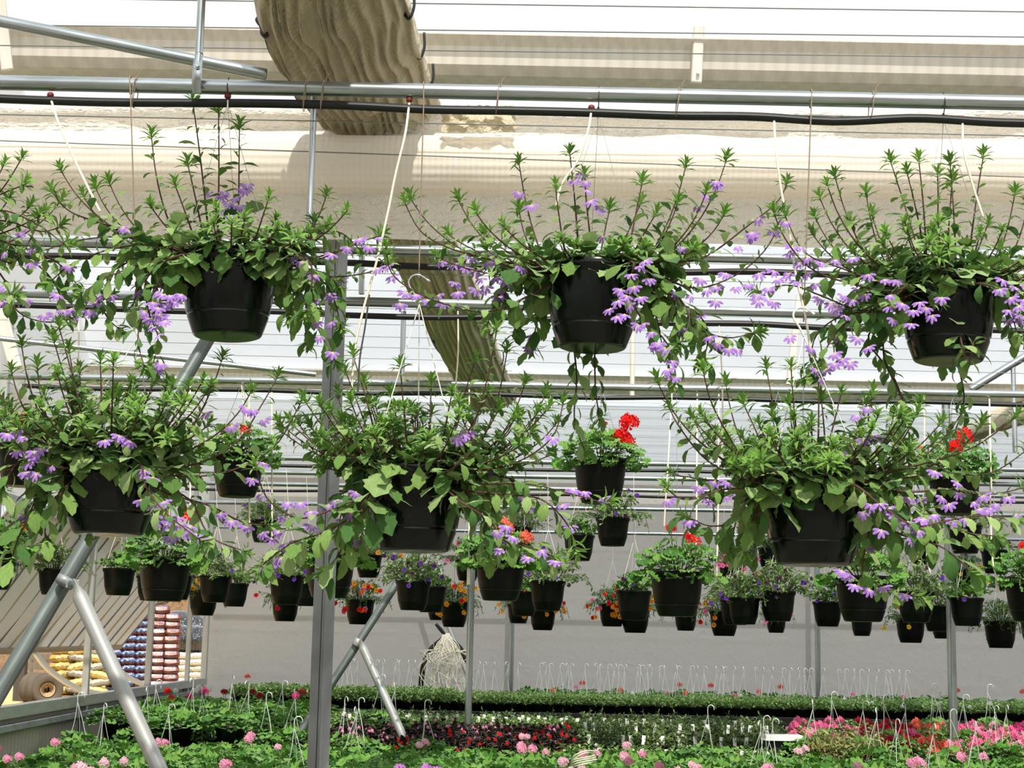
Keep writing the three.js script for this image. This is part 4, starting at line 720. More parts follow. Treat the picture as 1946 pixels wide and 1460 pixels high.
// hanging wires from the front pipe down to the lower baskets, and the hook of the middle one
{
  [[248, 143, [[262, 615]], 'left'], [805, 152, [[796, 528]], 'middle'], [1541, 178, [[1527, 612]], 'right']].forEach(([px, py, q, w]) => {
    const a = pipeAt(0, px, 0.026), loop = []; for (let k = 0; k <= 9; k++) { const e = -0.4 + k / 9 * 3.9; loop.push(V(a.x, a.y - 0.026 + 0.0255 * Math.cos(e - 0.2), a.z - 0.0255 * Math.sin(e - 0.2))); }
    const end = at(q[0][0], q[0][1], 4.35), st = at(px, py + 40, 4.37);
    one('hanging_wire', tubeGeo([...loop.reverse(), st, st.clone().lerp(end, 0.5), end], 0.0019, 50, 6), MAT.twine, `long straight wire from the front pipe to the lower ${w} basket`, 'wire');
  });
  [[797, 578, 'silver', MAT.chrome, 'chrome wire hook on top of the lower middle basket hanger'], [263, 640, 'white', MAT.whiteWire, 'white hook strap above the lower left basket'], [1528, 640, 'clear', MAT.whiteWire, 'pale hook above the lower right basket']].forEach(([x, y, w, m, label], k) => {
    const d = k === 2 ? 4.3 : 4.35, o = at(x, y, d), Z = (a, b) => at(x + a, y + b, d).sub(o), h = tubeGeo([Z(0, 0), Z(-9, -18), Z(-19, -34), Z(-20, -44), Z(-12, -54), Z(0, -55), Z(12, -48), Z(20, -42)], (t) => t > 0.9 ? 0.0042 : 0.0029, 40, 8);
    const q = one('wire_hook', h, m, label, 'hook'); q.position.copy(o);
  });
}

// ---------------------------------------------------------------- geraniums, petunias and small bedding plants: shared shapes
function roundLeaf(seg, ruff) {                                    // scalloped kidney leaf, 1 across, stalk end at the origin
  const s = new MB(), c = s.v(0, 0.1, -0.04, 0.5, 0.5), r1 = [], r2 = [];
  for (let k = 0; k <= seg; k++) {
    const a = -2.75 + 5.5 * k / seg, lobe = 1 + 0.09 * Math.cos(k / seg * Math.PI * 2 * 7), wv = ruff * Math.sin(k * 2.6 + ruff * 9);
    r1.push(s.v(0.27 * Math.sin(a), 0.1 + 0.27 * Math.cos(a) * 0.95, 0.03 + wv * 0.4, 0.5 + 0.25 * Math.sin(a), 0.5));
    r2.push(s.v(0.5 * lobe * Math.sin(a), 0.1 + 0.47 * lobe * Math.cos(a), 0.06 + wv, 0.5 + 0.4 * Math.sin(a), 0.9));
  }
  for (let k = 0; k < seg; k++) { s.f(c, r1[k], r1[k + 1]); s.q(r1[k], r2[k], r2[k + 1], r1[k + 1]); }
  return s;
}
const GER = [0.06, 0.1, 0.13].map((r) => roundLeaf(22, r)), GERG = GER.map((s) => s.geo()), GERLO = [0.07, 0.12].map((r) => roundLeaf(11, r));
const GLEAF = [0x5c9138, 0x6fa445, 0x457a2e, 0x7dab52].map((h) => leafMat(h, 0.28));
const GMIX = leafMat(0xffffff, 0.28); GMIX.vertexColors = true;
const GT = GLEAF.map((m) => m.color.toArray());
function floret(n = 5) { const s = new MB(); for (let k = 0; k < n; k++) { const a = k / n * 6.283, d = (x, r, z) => s.v(Math.cos(a) * r - Math.sin(a) * x, Math.sin(a) * r + Math.cos(a) * x, z); const p = [d(0, 0.03, 0), d(-0.33, 0.7, 0.16), d(0, 1, 0.1), d(0.33, 0.7, 0.16)]; s.q(p[0], p[1], p[2], p[3]); } return s; }
function umbel(n, seed) { const s = new MB(), f = floret(); for (let k = 0; k < n; k++) { const a = k * 2.4 + seed, e = Math.acos(1 - 1.15 * (k + 0.5) / n), d = V(Math.sin(e) * Math.cos(a), Math.cos(e), Math.sin(e) * Math.sin(a)); const m = frame(V(-d.z, 0.3, d.x), d); m.scale(V(0.4, 0.4, 0.4)).setPosition(d.multiplyScalar(0.62 + 0.1 * Math.sin(k * 5 + seed))); s.put(f, m); } return s; }
const UMB = [umbel(22, 0).geo(), umbel(18, 1).geo(), umbel(12, 2).geo()];
const bloom = (h) => phys({ color: h, roughness: 1, transmission: 0.22, ior: 1.3 });
const BL = { red: bloom(0xe0140f), scarlet: bloom(0xe8301a), pink: bloom(0xf2a2c4), pale: bloom(0xf6c3d6), hot: bloom(0xe23a86), crimson: bloom(0x9c1028), coral: bloom(0xf0705a), white: bloom(0xf1f0ea), mauve: bloom(0xd590dc), purple: bloom(0x5b2a92), orange: bloom(0xf09a22), yellow: bloom(0xf0c92c), rose: bloom(0xee6fa0), dark: bloom(0x3a1030) };
function put3(m, p, dir, hint, s) { m.matrix.copy(place(p, dir, hint, s)); m.matrix.decompose(m.position, m.quaternion, m.scale); return m; }

// scarlet geranium hanging basket: dome of ruffled leaves as single parts, umbels on stalks
function geranium(o) {
  const z = o.d ?? 9.15, base = at(o.x, o.bot, z), g = thing('geranium_basket', o.label, 'hanging basket', base, 'geranium baskets hanging behind the front row'), L = (p) => p.clone().sub(base), s = (o.w ?? 100) * z / F / 0.293;
  part('pot', POT, MAT.potFar, g).scale.setScalar(s); part('soil', SOIL, MAT.soil, g).scale.setScalar(s);
  const R = 0.175 * s, n = o.n ?? 125;
  for (let k = 0; k < n; k++) {
    const e = 0.1 + 1.5 * Math.sqrt((k + 0.5) / n), a = k * 2.4 + rr(-0.2, 0.2), rad = R * rr(0.75, 1.18), d = V(Math.sin(e) * Math.cos(a), Math.cos(e) * 0.95, Math.sin(e) * Math.sin(a));
    const p = V(d.x * rad * 1.15, 0.225 * s + d.y * rad - (e > 1.3 ? 0.03 : 0), d.z * rad * 1.1), nrm = d.clone().multiplyScalar(1.2).add(V(rr(-0.4, 0.4), 0.3 + rr(-0.2, 0.3), 0.3 + rr(-0.2, 0.3))).normalize(), out = V(d.x, -0.15 + rr(-0.4, 0.4), d.z).normalize();
    put3(part('leaf', pick(GERG), pick(GLEAF), g), p, out, nrm, rr(0.055, 0.092));
  }
  const st = new MB(); for (let k = 0; k < 26; k++) { const a = k * 2.4, q = V(Math.cos(a) * R * 0.8, 0.24 * s + 0.1 * rnd(), Math.sin(a) * R * 0.8); st.put(sweep([V(Math.cos(a) * 0.03, 0.2 * s, Math.sin(a) * 0.03), q.clone().multiplyScalar(0.7).add(V(0, 0.08, 0)), q], 0.003, 4, 4, false)); } part('stems', st.geo(), MAT.greenStem, g).name = 'stem_tuft';
  for (const [px, py, w, col] of o.heads ?? []) {
    const p = L(at(px, py, z - 0.08)), stalk = part('flower_stalk', tubeGeo([V(p.x * 0.4, 0.22 * s, p.z * 0.3), V(p.x * 0.8, p.y * 0.7 + 0.06, p.z * 0.8), p], 0.003, 8, 5, false), MAT.greenStem, g);
    put3(part('flower_head', pick(UMB), BL[col ?? 'red'], stalk), p, V(rr(-0.2, 0.2), 1, 0.35).normalize(), V(0, 0, 1), w * z / F * 0.55);
  }
  const P = pipeAt(3, o.x, -0.02), hk = L(P), w = new MB(); const mid = V(0, 0.24 * s + 0.42, 0);
  for (let k = 0; k < 3; k++) { const a = 0.6 + k * 2.094; w.put(rod(V(Math.cos(a) * 0.143 * s, 0.228 * s, Math.sin(a) * 0.143 * s), mid, 0.0016, 5)); } if (hk.y > mid.y) w.put(rod(mid, hk, 0.0018, 5));
  part('hanger', w.geo(), MAT.wire, g); return g;
}
[
  { x: -20, bot: 1121, label: 'geranium basket cut by the left edge of view', heads: [[45, 1004, 18]] },
  { x: 310, bot: 1143, label: 'geranium basket behind the lower left pot, red bloom before white drip line', heads: [[358, 985, 40], [312, 982, 16]] },
  { x: 625, bot: 1137, w: 96, label: 'geranium basket standing behind the square post', heads: [[690, 1040, 14]] },
  { x: 950, bot: 1142, w: 97, label: 'geranium basket with coral blooms in front of the slim round post', heads: [[962, 1003, 40, 'coral'], [1000, 1024, 34, 'coral'], [948, 998, 22, 'coral']] },
  { x: 1286, bot: 1172, w: 102, label: 'geranium basket right of centre with red blooms above it', heads: [[1318, 1028, 34], [1275, 1006, 24], [1305, 1020, 18]] },
  { x: 1640, bot: 1182, w: 104, label: 'geranium basket just right of the lower right pot', heads: [[1690, 1028, 40], [1648, 1022, 22]] },
  { x: 1962, bot: 1182, label: 'geranium basket cut by the right edge of view', heads: [[1945, 1040, 24]] },
  { x: 1140, bot: 957, w: 104, n: 140, label: 'higher geranium basket with bright red blooms beneath the upper middle pot', heads: [[1196, 806, 46], [1180, 834, 44], [1192, 840, 36], [1142, 800, 14], [1150, 806, 12]] },
  { x: 450, bot: 945, w: 100, label: 'higher geranium basket half hidden right of the lower left basket', heads: [[434, 818, 26], [466, 820, 30], [428, 826, 18]] },
  { x: 40, bot: 925, w: 98, label: 'higher geranium basket hidden behind the lower left basket foliage', heads: [[50, 798, 30], [42, 802, 18]] },
  { x: 1480, bot: 965, w: 100, label: 'higher geranium basket hidden behind lower right basket', heads: [[1470, 838, 24], [1388, 848, 14]] },
  { x: 1815, bot: 978, w: 100, label: 'higher geranium basket with red blooms below the upper right pot', heads: [[1832, 830, 42], [1815, 854, 38], [1750, 857, 18], [1825, 845, 24]] },
].forEach(geranium);

// petunia-like baskets: loose mounds of small leaves (too many and too small to count) with single flowers
const PET = [0x7d9a58, 0x8aa868, 0x6a8a4a, 0x9ab27c].map((h) => new THREE.Color(h).toArray()), CAL = [0x55882f, 0x679a3c, 0x7aa848, 0x4a7a2c].map((h) => new THREE.Color(h).toArray());
const SMALL = [0.3, 0.9].map((c) => leafShape(1, 0.34, { n: 4, curl: c, fold: 0.2, peak: 0.5, stalk: 0 }));
const SMALLW = [0.3, 0.9].map((c) => leafShape(1, 0.56, { n: 4, curl: c, fold: 0.2, peak: 0.5, stalk: 0 }));
function mound(R, up, down, nStem, nLeaf, size, tints, set, loose) {
  const s = new MB(), tipsAt = [];
  for (let k = 0; k < nStem; k++) {
    const a = k * 2.4 + rr(-0.3, 0.3), q = Math.sqrt((k + 0.5) / nStem), r = R * q * rr(0.8, 1.15), y1 = up * (1 - q * q) * rr(0.6, 1.2) + (q > 0.75 ? -down * rr(0, 1) : 0) + rr(0, loose);
    const A = V(Math.cos(a) * r * 0.3, 0, Math.sin(a) * r * 0.3), B = V(Math.cos(a) * r * 0.8, Math.max(0, y1) + up * 0.3 + 0.02, Math.sin(a) * r * 0.8), C = V(Math.cos(a) * r, y1 + 0.02, Math.sin(a) * r);
    s.put(sweep([A, B, C], 0.0022, 3, 3, false), null, [0.12, 0.16, 0.06]); tipsAt.push([C, V(Math.cos(a), 0.3, Math.sin(a))]);
    for (let j = 0; j < nLeaf; j++) { const t = 0.2 + 0.8 * (j + rnd()) / nLeaf, p = bez(A, B, C, t), d = V(rr(-1, 1), rr(-0.35, 1), rr(-1, 1)).normalize(); s.put(pick(set), place(p, d, V(rr(-0.4, 0.4), 1, 0.3), size * rr(0.7, 1.25)), pick(tints)); }
  }
  return { geo: s.geo(), tipsAt };
}
const MOUND = {
  petunia: [0, 1, 2].map(() => mound(0.28, 0.13, 0.12, 60, 15, 0.042, PET, SMALL, 0.07)),
  calibrachoa: [0, 1, 2].map(() => mound(0.26, 0.13, 0.17, 60, 15, 0.033, CAL, SMALL, 0.04)),
  young: [0, 1].map(() => mound(0.2, 0.1, 0.03, 26, 8, 0.052, CAL, SMALLW, 0.03)),
};
function trumpet() { const s = new MB(), c = s.v(0, 0, -0.25, 0, 0, [0.06, 0.02, 0.03]), r = [], N = 10; for (let k = 0; k < N; k++) { const a = k / N * 6.283, l = k % 2 ? 0.82 : 1; r.push([s.v(0.3 * Math.cos(a), 0.3 * Math.sin(a), -0.02, 0, 0, [0.75, 0.75, 0.75]), s.v(l * Math.cos(a), l * Math.sin(a), 0.08 * (k % 2), 0, 0, [1, 1, 1])]); } for (let k = 0; k < N; k++) { const e = (k + 1) % N; s.f(c, r[k][0], r[e][0]); s.q(r[k][0], r[k][1], r[e][1], r[e][0]); } return s.geo(); }
const TRUMP = trumpet(); for (const k in BL) { /* trumpets use tinted copies */ }
const BT = Object.fromEntries(Object.entries(BL).map(([k, m]) => { const c = m.clone(); c.vertexColors = true; return [k, c]; }));
const mixMat = leafMat(0xffffff, 0.35); mixMat.vertexColors = true;
function smallBasket(o) {                                          // [x, bottom y, pot width px, pipe row, kind, flowers]
  const z = PIPES[o.row][3], base = at(o.x, o.bot, z), g = thing('flower_basket', o.label, 'hanging basket', base, o.group), L = (p) => p.clone().sub(base), s = o.w * z / F / 0.293;
  part('pot', POT_LOW, MAT.potFar, g).scale.setScalar(s);
  const M = pick(MOUND[o.kind]), turn = rr(0, 6.28), f = part('foliage', M.geo, mixMat, g); f.position.y = 0.22 * s; f.rotation.y = turn; f.scale.set(s * (o.spread ?? 1), s * (o.tall ?? 1), s * (o.spread ?? 1)); tag(f, null, null, null, 'stuff');
  const rot = new THREE.Matrix4().makeRotationY(turn).scale(f.scale);
  for (const [col, n, size] of o.fl ?? []) for (let k = 0; k < n; k++) {
    let best = null; for (let tr = 0; tr < 4; tr++) { const [p, d] = pick(M.tipsAt), q = p.clone().applyMatrix4(rot); if (!best || q.z > best[0].z) best = [q, d.clone().applyMatrix4(rot)]; }
    const q = best[0].add(V(rr(-0.02, 0.02), 0.22 * s + rr(-0.01, 0.02), rr(0, 0.03))), face = V(rr(-0.6, 0.6), rr(0, 0.6), 1).normalize();
    const m = part('flower', TRUMP, BT[col], g); m.matrix.copy(frame(V(0, 1, 0.1).addScaledVector(face, -face.y).normalize(), face)).scale(V(1, 1, 1).multiplyScalar((size ?? 0.022) * s)).setPosition(q); m.matrix.decompose(m.position, m.quaternion, m.scale);
  }
  const mid = V(0, 0.24 * s + 0.4, 0), top = L(pipeAt(o.row, o.x, -0.01)), w = new MB(); for (let k = 0; k < 3; k++) { const a = 0.4 + k * 2.094; w.put(rod(V(Math.cos(a) * 0.143 * s, 0.228 * s, Math.sin(a) * 0.143 * s), mid, 0.0018, 4)); } if (top.y > mid.y) w.put(rod(mid, top, 0.0018, 4)); part('hanger', w.geo(), MAT.whiteWire, g);
}
const PU = [['purple', 7, 0.021], ['dark', 5, 0.019]], OR = [['orange', 26, 0.026], ['red', 4, 0.024]], MIX = [['orange', 10, 0.026], ['red', 12, 0.026], ['rose', 6, 0.026]], PK = [['rose', 26, 0.032]], RD = [['red', 12, 0.026], ['purple', 4, 0.024]], PUF = [['purple', 4, 0.02], ['dark', 2, 0.018]];
[
  [100, 1131, 60, 4, 'petunia', PUF, 'purple petunia basket behind the long slanting tube at left'],
  [224, 1132, 62, 4, 'young', [], 'small leafy basket left of the lower left geranium'],
  [286, 1142, 58, 5, 'petunia', PUF, 'dark basket tucked behind the lower left geranium pot, left side'],
  [335, 1140, 60, 5, 'petunia', PUF, 'dark basket tucked behind the lower left geranium pot, right side'],
  [385, 1170, 57, 6, 'calibrachoa', [['orange', 8, 0.03]], 'low basket with few orange flowers beside the corner of back wall'],
  [407, 1145, 61, 4, 'petunia', PUF, 'purple petunia basket above the low orange one near the corner'],
  [444, 1153, 54, 5, 'young', [], 'small leafy basket right of the corner petunia'],
  [543, 1149, 68, 4, 'petunia', PU, 'purple petunia basket left of the square post'],
  [582, 1152, 58, 5, 'young', [], 'dark basket close against the left of the square post'],
  [541, 1181, 54, 6, 'calibrachoa', RD, 'low red flowered basket left of the square post'],
  [683, 1187, 57, 6, 'calibrachoa', MIX, 'orange, red and pink basket right of the square post behind brace'],
  [784, 1160, 68, 4, 'petunia', PU, 'purple petunia basket below the lower middle pot'],
  [818, 1164, 60, 5, 'young', [], 'dark basket just right behind the middle petunia basket'],
  [862, 1192, 57, 6, 'calibrachoa', OR, 'orange flowered basket right above the hose coil'],
  [832, 1179, 44, 7, 'calibrachoa', [['orange', 10, 0.026]], 'tiny far basket behind the orange one over the coil'],
  [888, 1104, 48, 6, 'petunia', [['rose', 4, 0.03]], 'small basket peeping between the lower middle pot and geranium'],
  [1040, 1161, 69, 4, 'petunia', PU, 'petunia basket with silvery leaves right of the coral geranium'],
  [995, 1171, 56, 5, 'young', [], 'dark basket between the coral geranium and silvery petunia'],
  [1031, 1198, 52, 6, 'calibrachoa', OR, 'low orange basket below the silvery petunia'],
  [985, 1185, 44, 7, 'calibrachoa', [['orange', 14, 0.028]], 'tiny far orange basket left of the low orange one'],
  [1204, 1179, 68, 4, 'young', PUF, 'green leafed basket left of the right of centre geranium'],
  [1163, 1191, 52, 6, 'calibrachoa', MIX, 'pink and red far basket left of the green leafed one'],
  [1207, 1203, 57, 6, 'calibrachoa', OR, 'low basket right under the green leafed one'],
  [1100, 1066, 60, 5, 'young', [], 'higher leafy basket with pale leaves left of two beside lavender trails'],
  [1164, 1038, 66, 4, 'petunia', PUF, 'higher silvery petunia basket right of two under the red geranium'],
  [1303, 1199, 45, 7, 'calibrachoa', [['rose', 3, 0.03]], 'tiny far basket under the right of centre geranium pot'],
  [1376, 1209, 57, 6, 'calibrachoa', MIX, 'low orange and red basket between two right hand petunias'],
  [1398, 1188, 60, 5, 'petunia', PUF, 'dark basket at left behind the left right-hand petunia'],
  [1414, 1187, 62, 4, 'petunia', PU, 'purple petunia basket below and left of the lower right pot'],
  [1478, 1181, 69, 4, 'petunia', PU, 'purple petunia basket directly below the lower right pot'],
  [1390, 1110, 50, 6, 'calibrachoa', PK, 'pink petunia mound left of the lower right pot'],
  [1475, 1203, 40, 7, 'calibrachoa', [['rose', 5, 0.035], ['orange', 3, 0.03]], 'tiny far basket below the petunia under lower right pot'],
  [1573, 1191, 57, 6, 'young', PUF, 'basket in front of the right back wall post'],
  [1638, 1209, 42, 7, 'young', [], 'tiny far basket under the right geranium pot'],
  [1741, 1183, 71, 4, 'petunia', PUF, 'petunia basket left of the right hand pole'],
  [1731, 1222, 57, 6, 'calibrachoa', [['yellow', 10, 0.026], ['red', 2, 0.02]], 'low yellow flowered basket left of right hand pole'],
  [1783, 1200, 58, 5, 'petunia', PUF, 'dark basket directly behind the right hand pole'],
  [1792, 1214, 44, 7, 'young', [], 'tiny far basket left below the right hand pole'],
  [1838, 1190, 65, 4, 'young', [], 'leafy basket right of the right hand pole'],
  [1835, 1128, 54, 6, 'calibrachoa', [['yellow', 5, 0.024], ['purple', 3, 0.024]], 'bushy basket with a few yellow flowers right of pole'],
  [1902, 1232, 62, 6, 'calibrachoa', [], 'lowest light green basket near the right edge'],
  [1965, 1221, 50, 7, 'young', [], 'small far basket cut by the right edge'],
  [1757, 1074, 56, 5, 'young', [], 'higher dark basket left of the pole by two white tubes'],
  [1892, 1090, 54, 5, 'young', [], 'higher dark basket near the right edge behind white stake'],
  [1835, 1052, 66, 4, 'petunia', [], 'higher dark basket above the right hand pole among lavender flowers'],
  [500, 1031, 52, 5, 'petunia', PUF, 'higher small basket right of the lower left basket between two drip lines'],
  [985, 1045, 52, 6, 'petunia', [], 'higher far basket hidden behind coral blooms'],
  [1465, 1082, 50, 6, 'young', [], 'far basket half hidden by the bottom of lower right pot'],
  [700, 1098, 52, 6, 'petunia', [['rose', 4, 0.03], ['orange', 5, 0.03], ['red', 4, 0.03]], 'higher far basket with mixed flowers under lower middle pot, left'],
].forEach(([x, bot, w, row, kind, fl, label]) => smallBasket({ x, bot, w, row, kind, fl, label, group: 'small flower baskets hanging towards the back wall', spread: kind === 'petunia' ? 1.25 : 1.15, tall: kind === 'petunia' ? 1.2 : 1.05 }));

// ---------------------------------------------------------------- benches and the plants standing on them
const mt = (z) => 0.5 + 0.16 * Math.min(1, Math.max(0, (z - 12.85) / 1.35)); // the middle bench rises towards its back
[[-1, 8.35, 12.6, 'near', 0.44], [0, 12.75, 16.2, 'middle', 0.66], [1, 16.6, 19.4, 'farthest', 0.8]].forEach(([k, z0, z1, w, h]) => {
  const xl = lx(-z1) + 0.25, xr = 9.2, g = thing('plant_bench', `long ${w} plant bench under the rows of potted flowers`, 'bench', V((xl + xr) / 2, 0, -(z0 + z1) / 2));
  if (k === 0) { const c = -(z0 + z1) / 2, L = (y, z) => V(0, y - 0.02, -z - c); part('bench_top', beam(L(0.5, 12.78), L(0.66, 14.22), xr - xl, 0.04, UP).geo(true), MAT.tray, g); part('bench_top', beam(L(0.66, 14.2), L(0.66, z1), xr - xl, 0.04, UP).geo(true), MAT.tray, g); } else part('bench_top', boxGeo(xr - xl, 0.05, z1 - z0), MAT.tray, g).position.y = h - 0.025;
  part('front_rail', boxGeo(xr - xl, 0.09, 0.03), MAT.tray, g).position.set(0, (k ? h : 0.5) - 0.02, (z1 - z0) / 2 + 0.016);
  for (let j = 0; j < 5; j++) for (const e of [-1, 1]) part('leg', boxGeo(0.07, (k || e < 0 ? h : 0.5) - 0.05, 0.07), MAT.zincDull, g).position.set((xr - xl) * (j / 4 - 0.5) * 0.95, ((k || e < 0 ? h : 0.5) - 0.05) / 2, e * ((z1 - z0) / 2 - 0.15));
});
// a wire hanger standing up out of a potted plant
const hangers = (r0, wd) => [0, 1, 2].map((v) => { const m = new MB(), t = V(0.02 * (v - 1), 0.36, 0); for (let k = 0; k < 3; k++) { const a = 0.5 + k * 2.094 + v; m.put(sweep([V(wd * Math.cos(a), 0, wd * Math.sin(a)), V(wd * 0.42 * Math.cos(a), 0.2, wd * 0.42 * Math.sin(a)), t], r0, 6, 4, false)); } const c = Math.cos(v * 0.9), e = Math.sin(v * 0.9), q = []; for (let k = 0; k <= 9; k++) { const a = Math.PI * (1.0 - k / 9 * 1.1); q.push(V(t.x + (0.026 + 0.026 * Math.cos(a)) * c, t.y + 0.045 + 0.028 * Math.sin(a), (0.026 + 0.026 * Math.cos(a)) * e)); } m.put(sweep([t, ...q], r0 * 1.7, 20, 5)); return m.geo(); });
const HANG = hangers(0.0022, 0.095), HANGF = hangers(0.0036, 0.08);
// leaf mounds for the bench geraniums: single leaves on the nearest, one joined mound further off
function moundGer(n, R, lo) { const list = []; for (let k = 0; k < n; k++) { const e = 1.5 * Math.sqrt((k + 0.5) / n), a = k * 2.4 + rr(-0.3, 0.3), r = R * rr(0.8, 1.15), d = V(Math.sin(e) * Math.cos(a), Math.cos(e) * 0.75, Math.sin(e) * Math.sin(a)); list.push([V(d.x * r, d.y * r * 0.95, d.z * r), V(d.x, rr(-0.4, 0.3), d.z).normalize(), d.clone().add(V(rr(-0.35, 0.35), 0.7, rr(-0.2, 0.35))).normalize(), rr(0.06, 0.1)]); } return list; }
const NEARM = [0, 1, 2, 3].map(() => moundGer(62, 0.19)), FARM = [0, 1, 2, 3].map(() => { const s = new MB(); for (const [p, d, n, z] of moundGer(56, 0.2)) s.put(pick(GERLO), place(p, d, n, z * 1.1), pick(GT)); return s.geo(); });
const BPOT = lathe([[0, 0], [0.085, 0], [0.115, 0.13], [0.12, 0.135], [0.12, 0.155], [0.11, 0.155], [0.1, 0.12]], 18);
let gi = 0; const placed = [];
function benchGeranium(x, z, top, o = {}) {
  const near = z < 10.6, g = thing('geranium_plant', o.label, 'potted plant', V(x, top, -z), o.group); placed.push([x, z]);
  part('pot', BPOT, MAT.potFar, g);
  const turn = rr(0, 6.28), k = gi++ % 4, ry = new THREE.Matrix4().makeRotationY(turn);
  if (near) for (const [p, d, n, s] of NEARM[k]) put3(part('leaf', pick(GERG), pick(GLEAF), g), p.clone().applyMatrix4(ry).add(V(0, 0.13, 0)), d.clone().applyMatrix4(ry), n.clone().applyMatrix4(ry), s); else { const f = part('foliage', FARM[k], GMIX, g); f.position.y = 0.13; f.rotation.y = turn; tag(f, null, null, null, 'stuff'); }
  for (let q = 0; q < (o.n ?? 0); q++) { const a = rr(0, 6.28), r = rr(0.02, 0.16), p = V(Math.cos(a) * r, 0.31 + rr(0, 0.05), Math.sin(a) * r), st = part('flower_stalk', tubeGeo([V(p.x * 0.5, 0.15, p.z * 0.5), p], 0.0028, 2, 4, false), MAT.greenStem, g); put3(part('flower_head', pick(UMB), BL[o.col ?? 'pink'], st), p, V(rr(-0.3, 0.3), 1, 0.3).normalize(), V(0, 0, 1), rr(0.034, 0.05)); }
  if (o.hook !== undefined) { const h = part('hanger', HANG[o.hook % 3], MAT.galvWire, g); h.position.y = 0.14; h.rotation.y = rr(-0.5, 0.5); }
  return g;
}
const hookHeight = 0.44 + 0.14 + 0.43;                              // where the hook of a bench hanger stands above the floor
[[153, 1328], [198, 1333], [275, 1325], [300, 1322], [322, 1335], [362, 1322], [388, 1326], [440, 1322], [468, 1325], [510, 1331], [536, 1326], [556, 1330], [566, 1358], [655, 1336], [672, 1340], [686, 1338], [722, 1326], [745, 1330], [812, 1342], [1345, 1352], [1440, 1366], [1456, 1357], [1468, 1362], [1540, 1350], [1585, 1347], [1640, 1352], [1661, 1357], [1684, 1350], [1702, 1363], [1716, 1354], [1776, 1345], [1786, 1350], [1768, 1372], [1811, 1360], [1831, 1352], [1848, 1367], [1882, 1346], [1890, 1358], [1908, 1358]].forEach(([px, py], k) => {
  let z = (EYE - hookHeight) * F / (py - HZ(px)) * 1.0; z = Math.max(8.7, Math.min(16.5, z)); const p = at(px, HZ(px) + (EYE - hookHeight) * F / z, z);
  const far = z > 12.4;
  benchGeranium(p.x, z, far ? mt(z) : 0.44, { hook: k, label: `potted geranium with wire hanger, ${ord(k)} hook from the left along the near benches`, group: 'bench geraniums with wire hangers', n: z < 10.4 && k % 2 ? 1 : 0, col: 'pale' });
});
const free = (x, z, r) => !placed.some(([a, b]) => (a - x) ** 2 + (b - z) ** 2 < r * r);
const counts = {};
const lab = (kind, where) => { const k = counts[kind + where] = (counts[kind + where] ?? -1) + 1; return `${kind}, ${ord(k)} from left ${where}`; };
const ROWW = ['in the nearest bench row', 'in the second bench row', 'in the third bench row', 'in the fourth bench row', 'in the fifth bench row', 'in the sixth bench row', 'in the seventh bench row', 'in the eighth bench row', 'in the ninth bench row', 'in the tenth bench row', 'in the eleventh bench row', 'in the twelfth bench row', 'in the thirteenth bench row', 'in the fourteenth bench row', 'in the fifteenth bench row', 'in the sixteenth bench row', 'in the seventeenth bench row', 'in the eighteenth bench row'];
for (let r = 0, z = 8.6; z < 12.6; z += 0.36, r++) {
  const hw = z * 0.325 + 0.25;
  for (let x = Math.max(-hw, lx(-z) + 0.34) + (r % 2) * 0.18; x < hw; x += 0.36) {
    const xx = x + rr(-0.05, 0.05), zz = z + rr(-0.05, 0.05); if (!free(xx, zz, 0.2)) continue;
    const pxx = 973 + xx / zz * F, pyy = HZ(pxx) + (EYE - 0.78) * F / zz;
    const red = r < 1 && pxx < 600, pk = rnd() < (pyy > 1395 ? (pxx > 640 && pxx < 1000 ? 0.14 : 0.24) : 0.05);
    const mv = pxx > 800 && pxx < 880 && r < 3;
    benchGeranium(xx, zz, 0.44, { n: red ? (rnd() < 0.6 ? 1 : 0) : mv ? 3 : pk ? 1 + Math.floor(rnd() * 2) : 0, col: red ? 'scarlet' : mv ? 'mauve' : pick(['pink', 'pale', 'pink']), label: lab(red ? 'leafy bench geranium, some with scarlet heads' : mv ? 'bench geranium with mauve heads' : pk ? 'bench geranium with pale pink heads' : 'green bench geranium without bloom', ROWW[r]), group: 'geraniums crowded on the near bench' });
  }
}
// the left block runs on to the back in the same pots, with red and magenta heads near its far end
for (let r = 11, z = 12.9; z < 16.2; z += 0.42, r++) for (let x = lx(-z) + 0.4 + (r % 2) * 0.2; x < -(973 - 628) / F * z; x += 0.42) {
  const xx = x + rr(-0.05, 0.05); if (!free(xx, z, 0.22)) continue;
  const redr = r > 15 && rnd() < 0.8;
  benchGeranium(xx, z, 0.66, { n: redr ? 2 : rnd() < 0.1 ? 1 : 0, col: redr ? pick(['hot', 'red', 'scarlet', 'crimson', 'white']) : 'red', label: lab(redr ? 'bright blooming geranium below the open side' : 'green geranium of the left block', ROWW[r]), group: 'geraniums of the left block' });
}
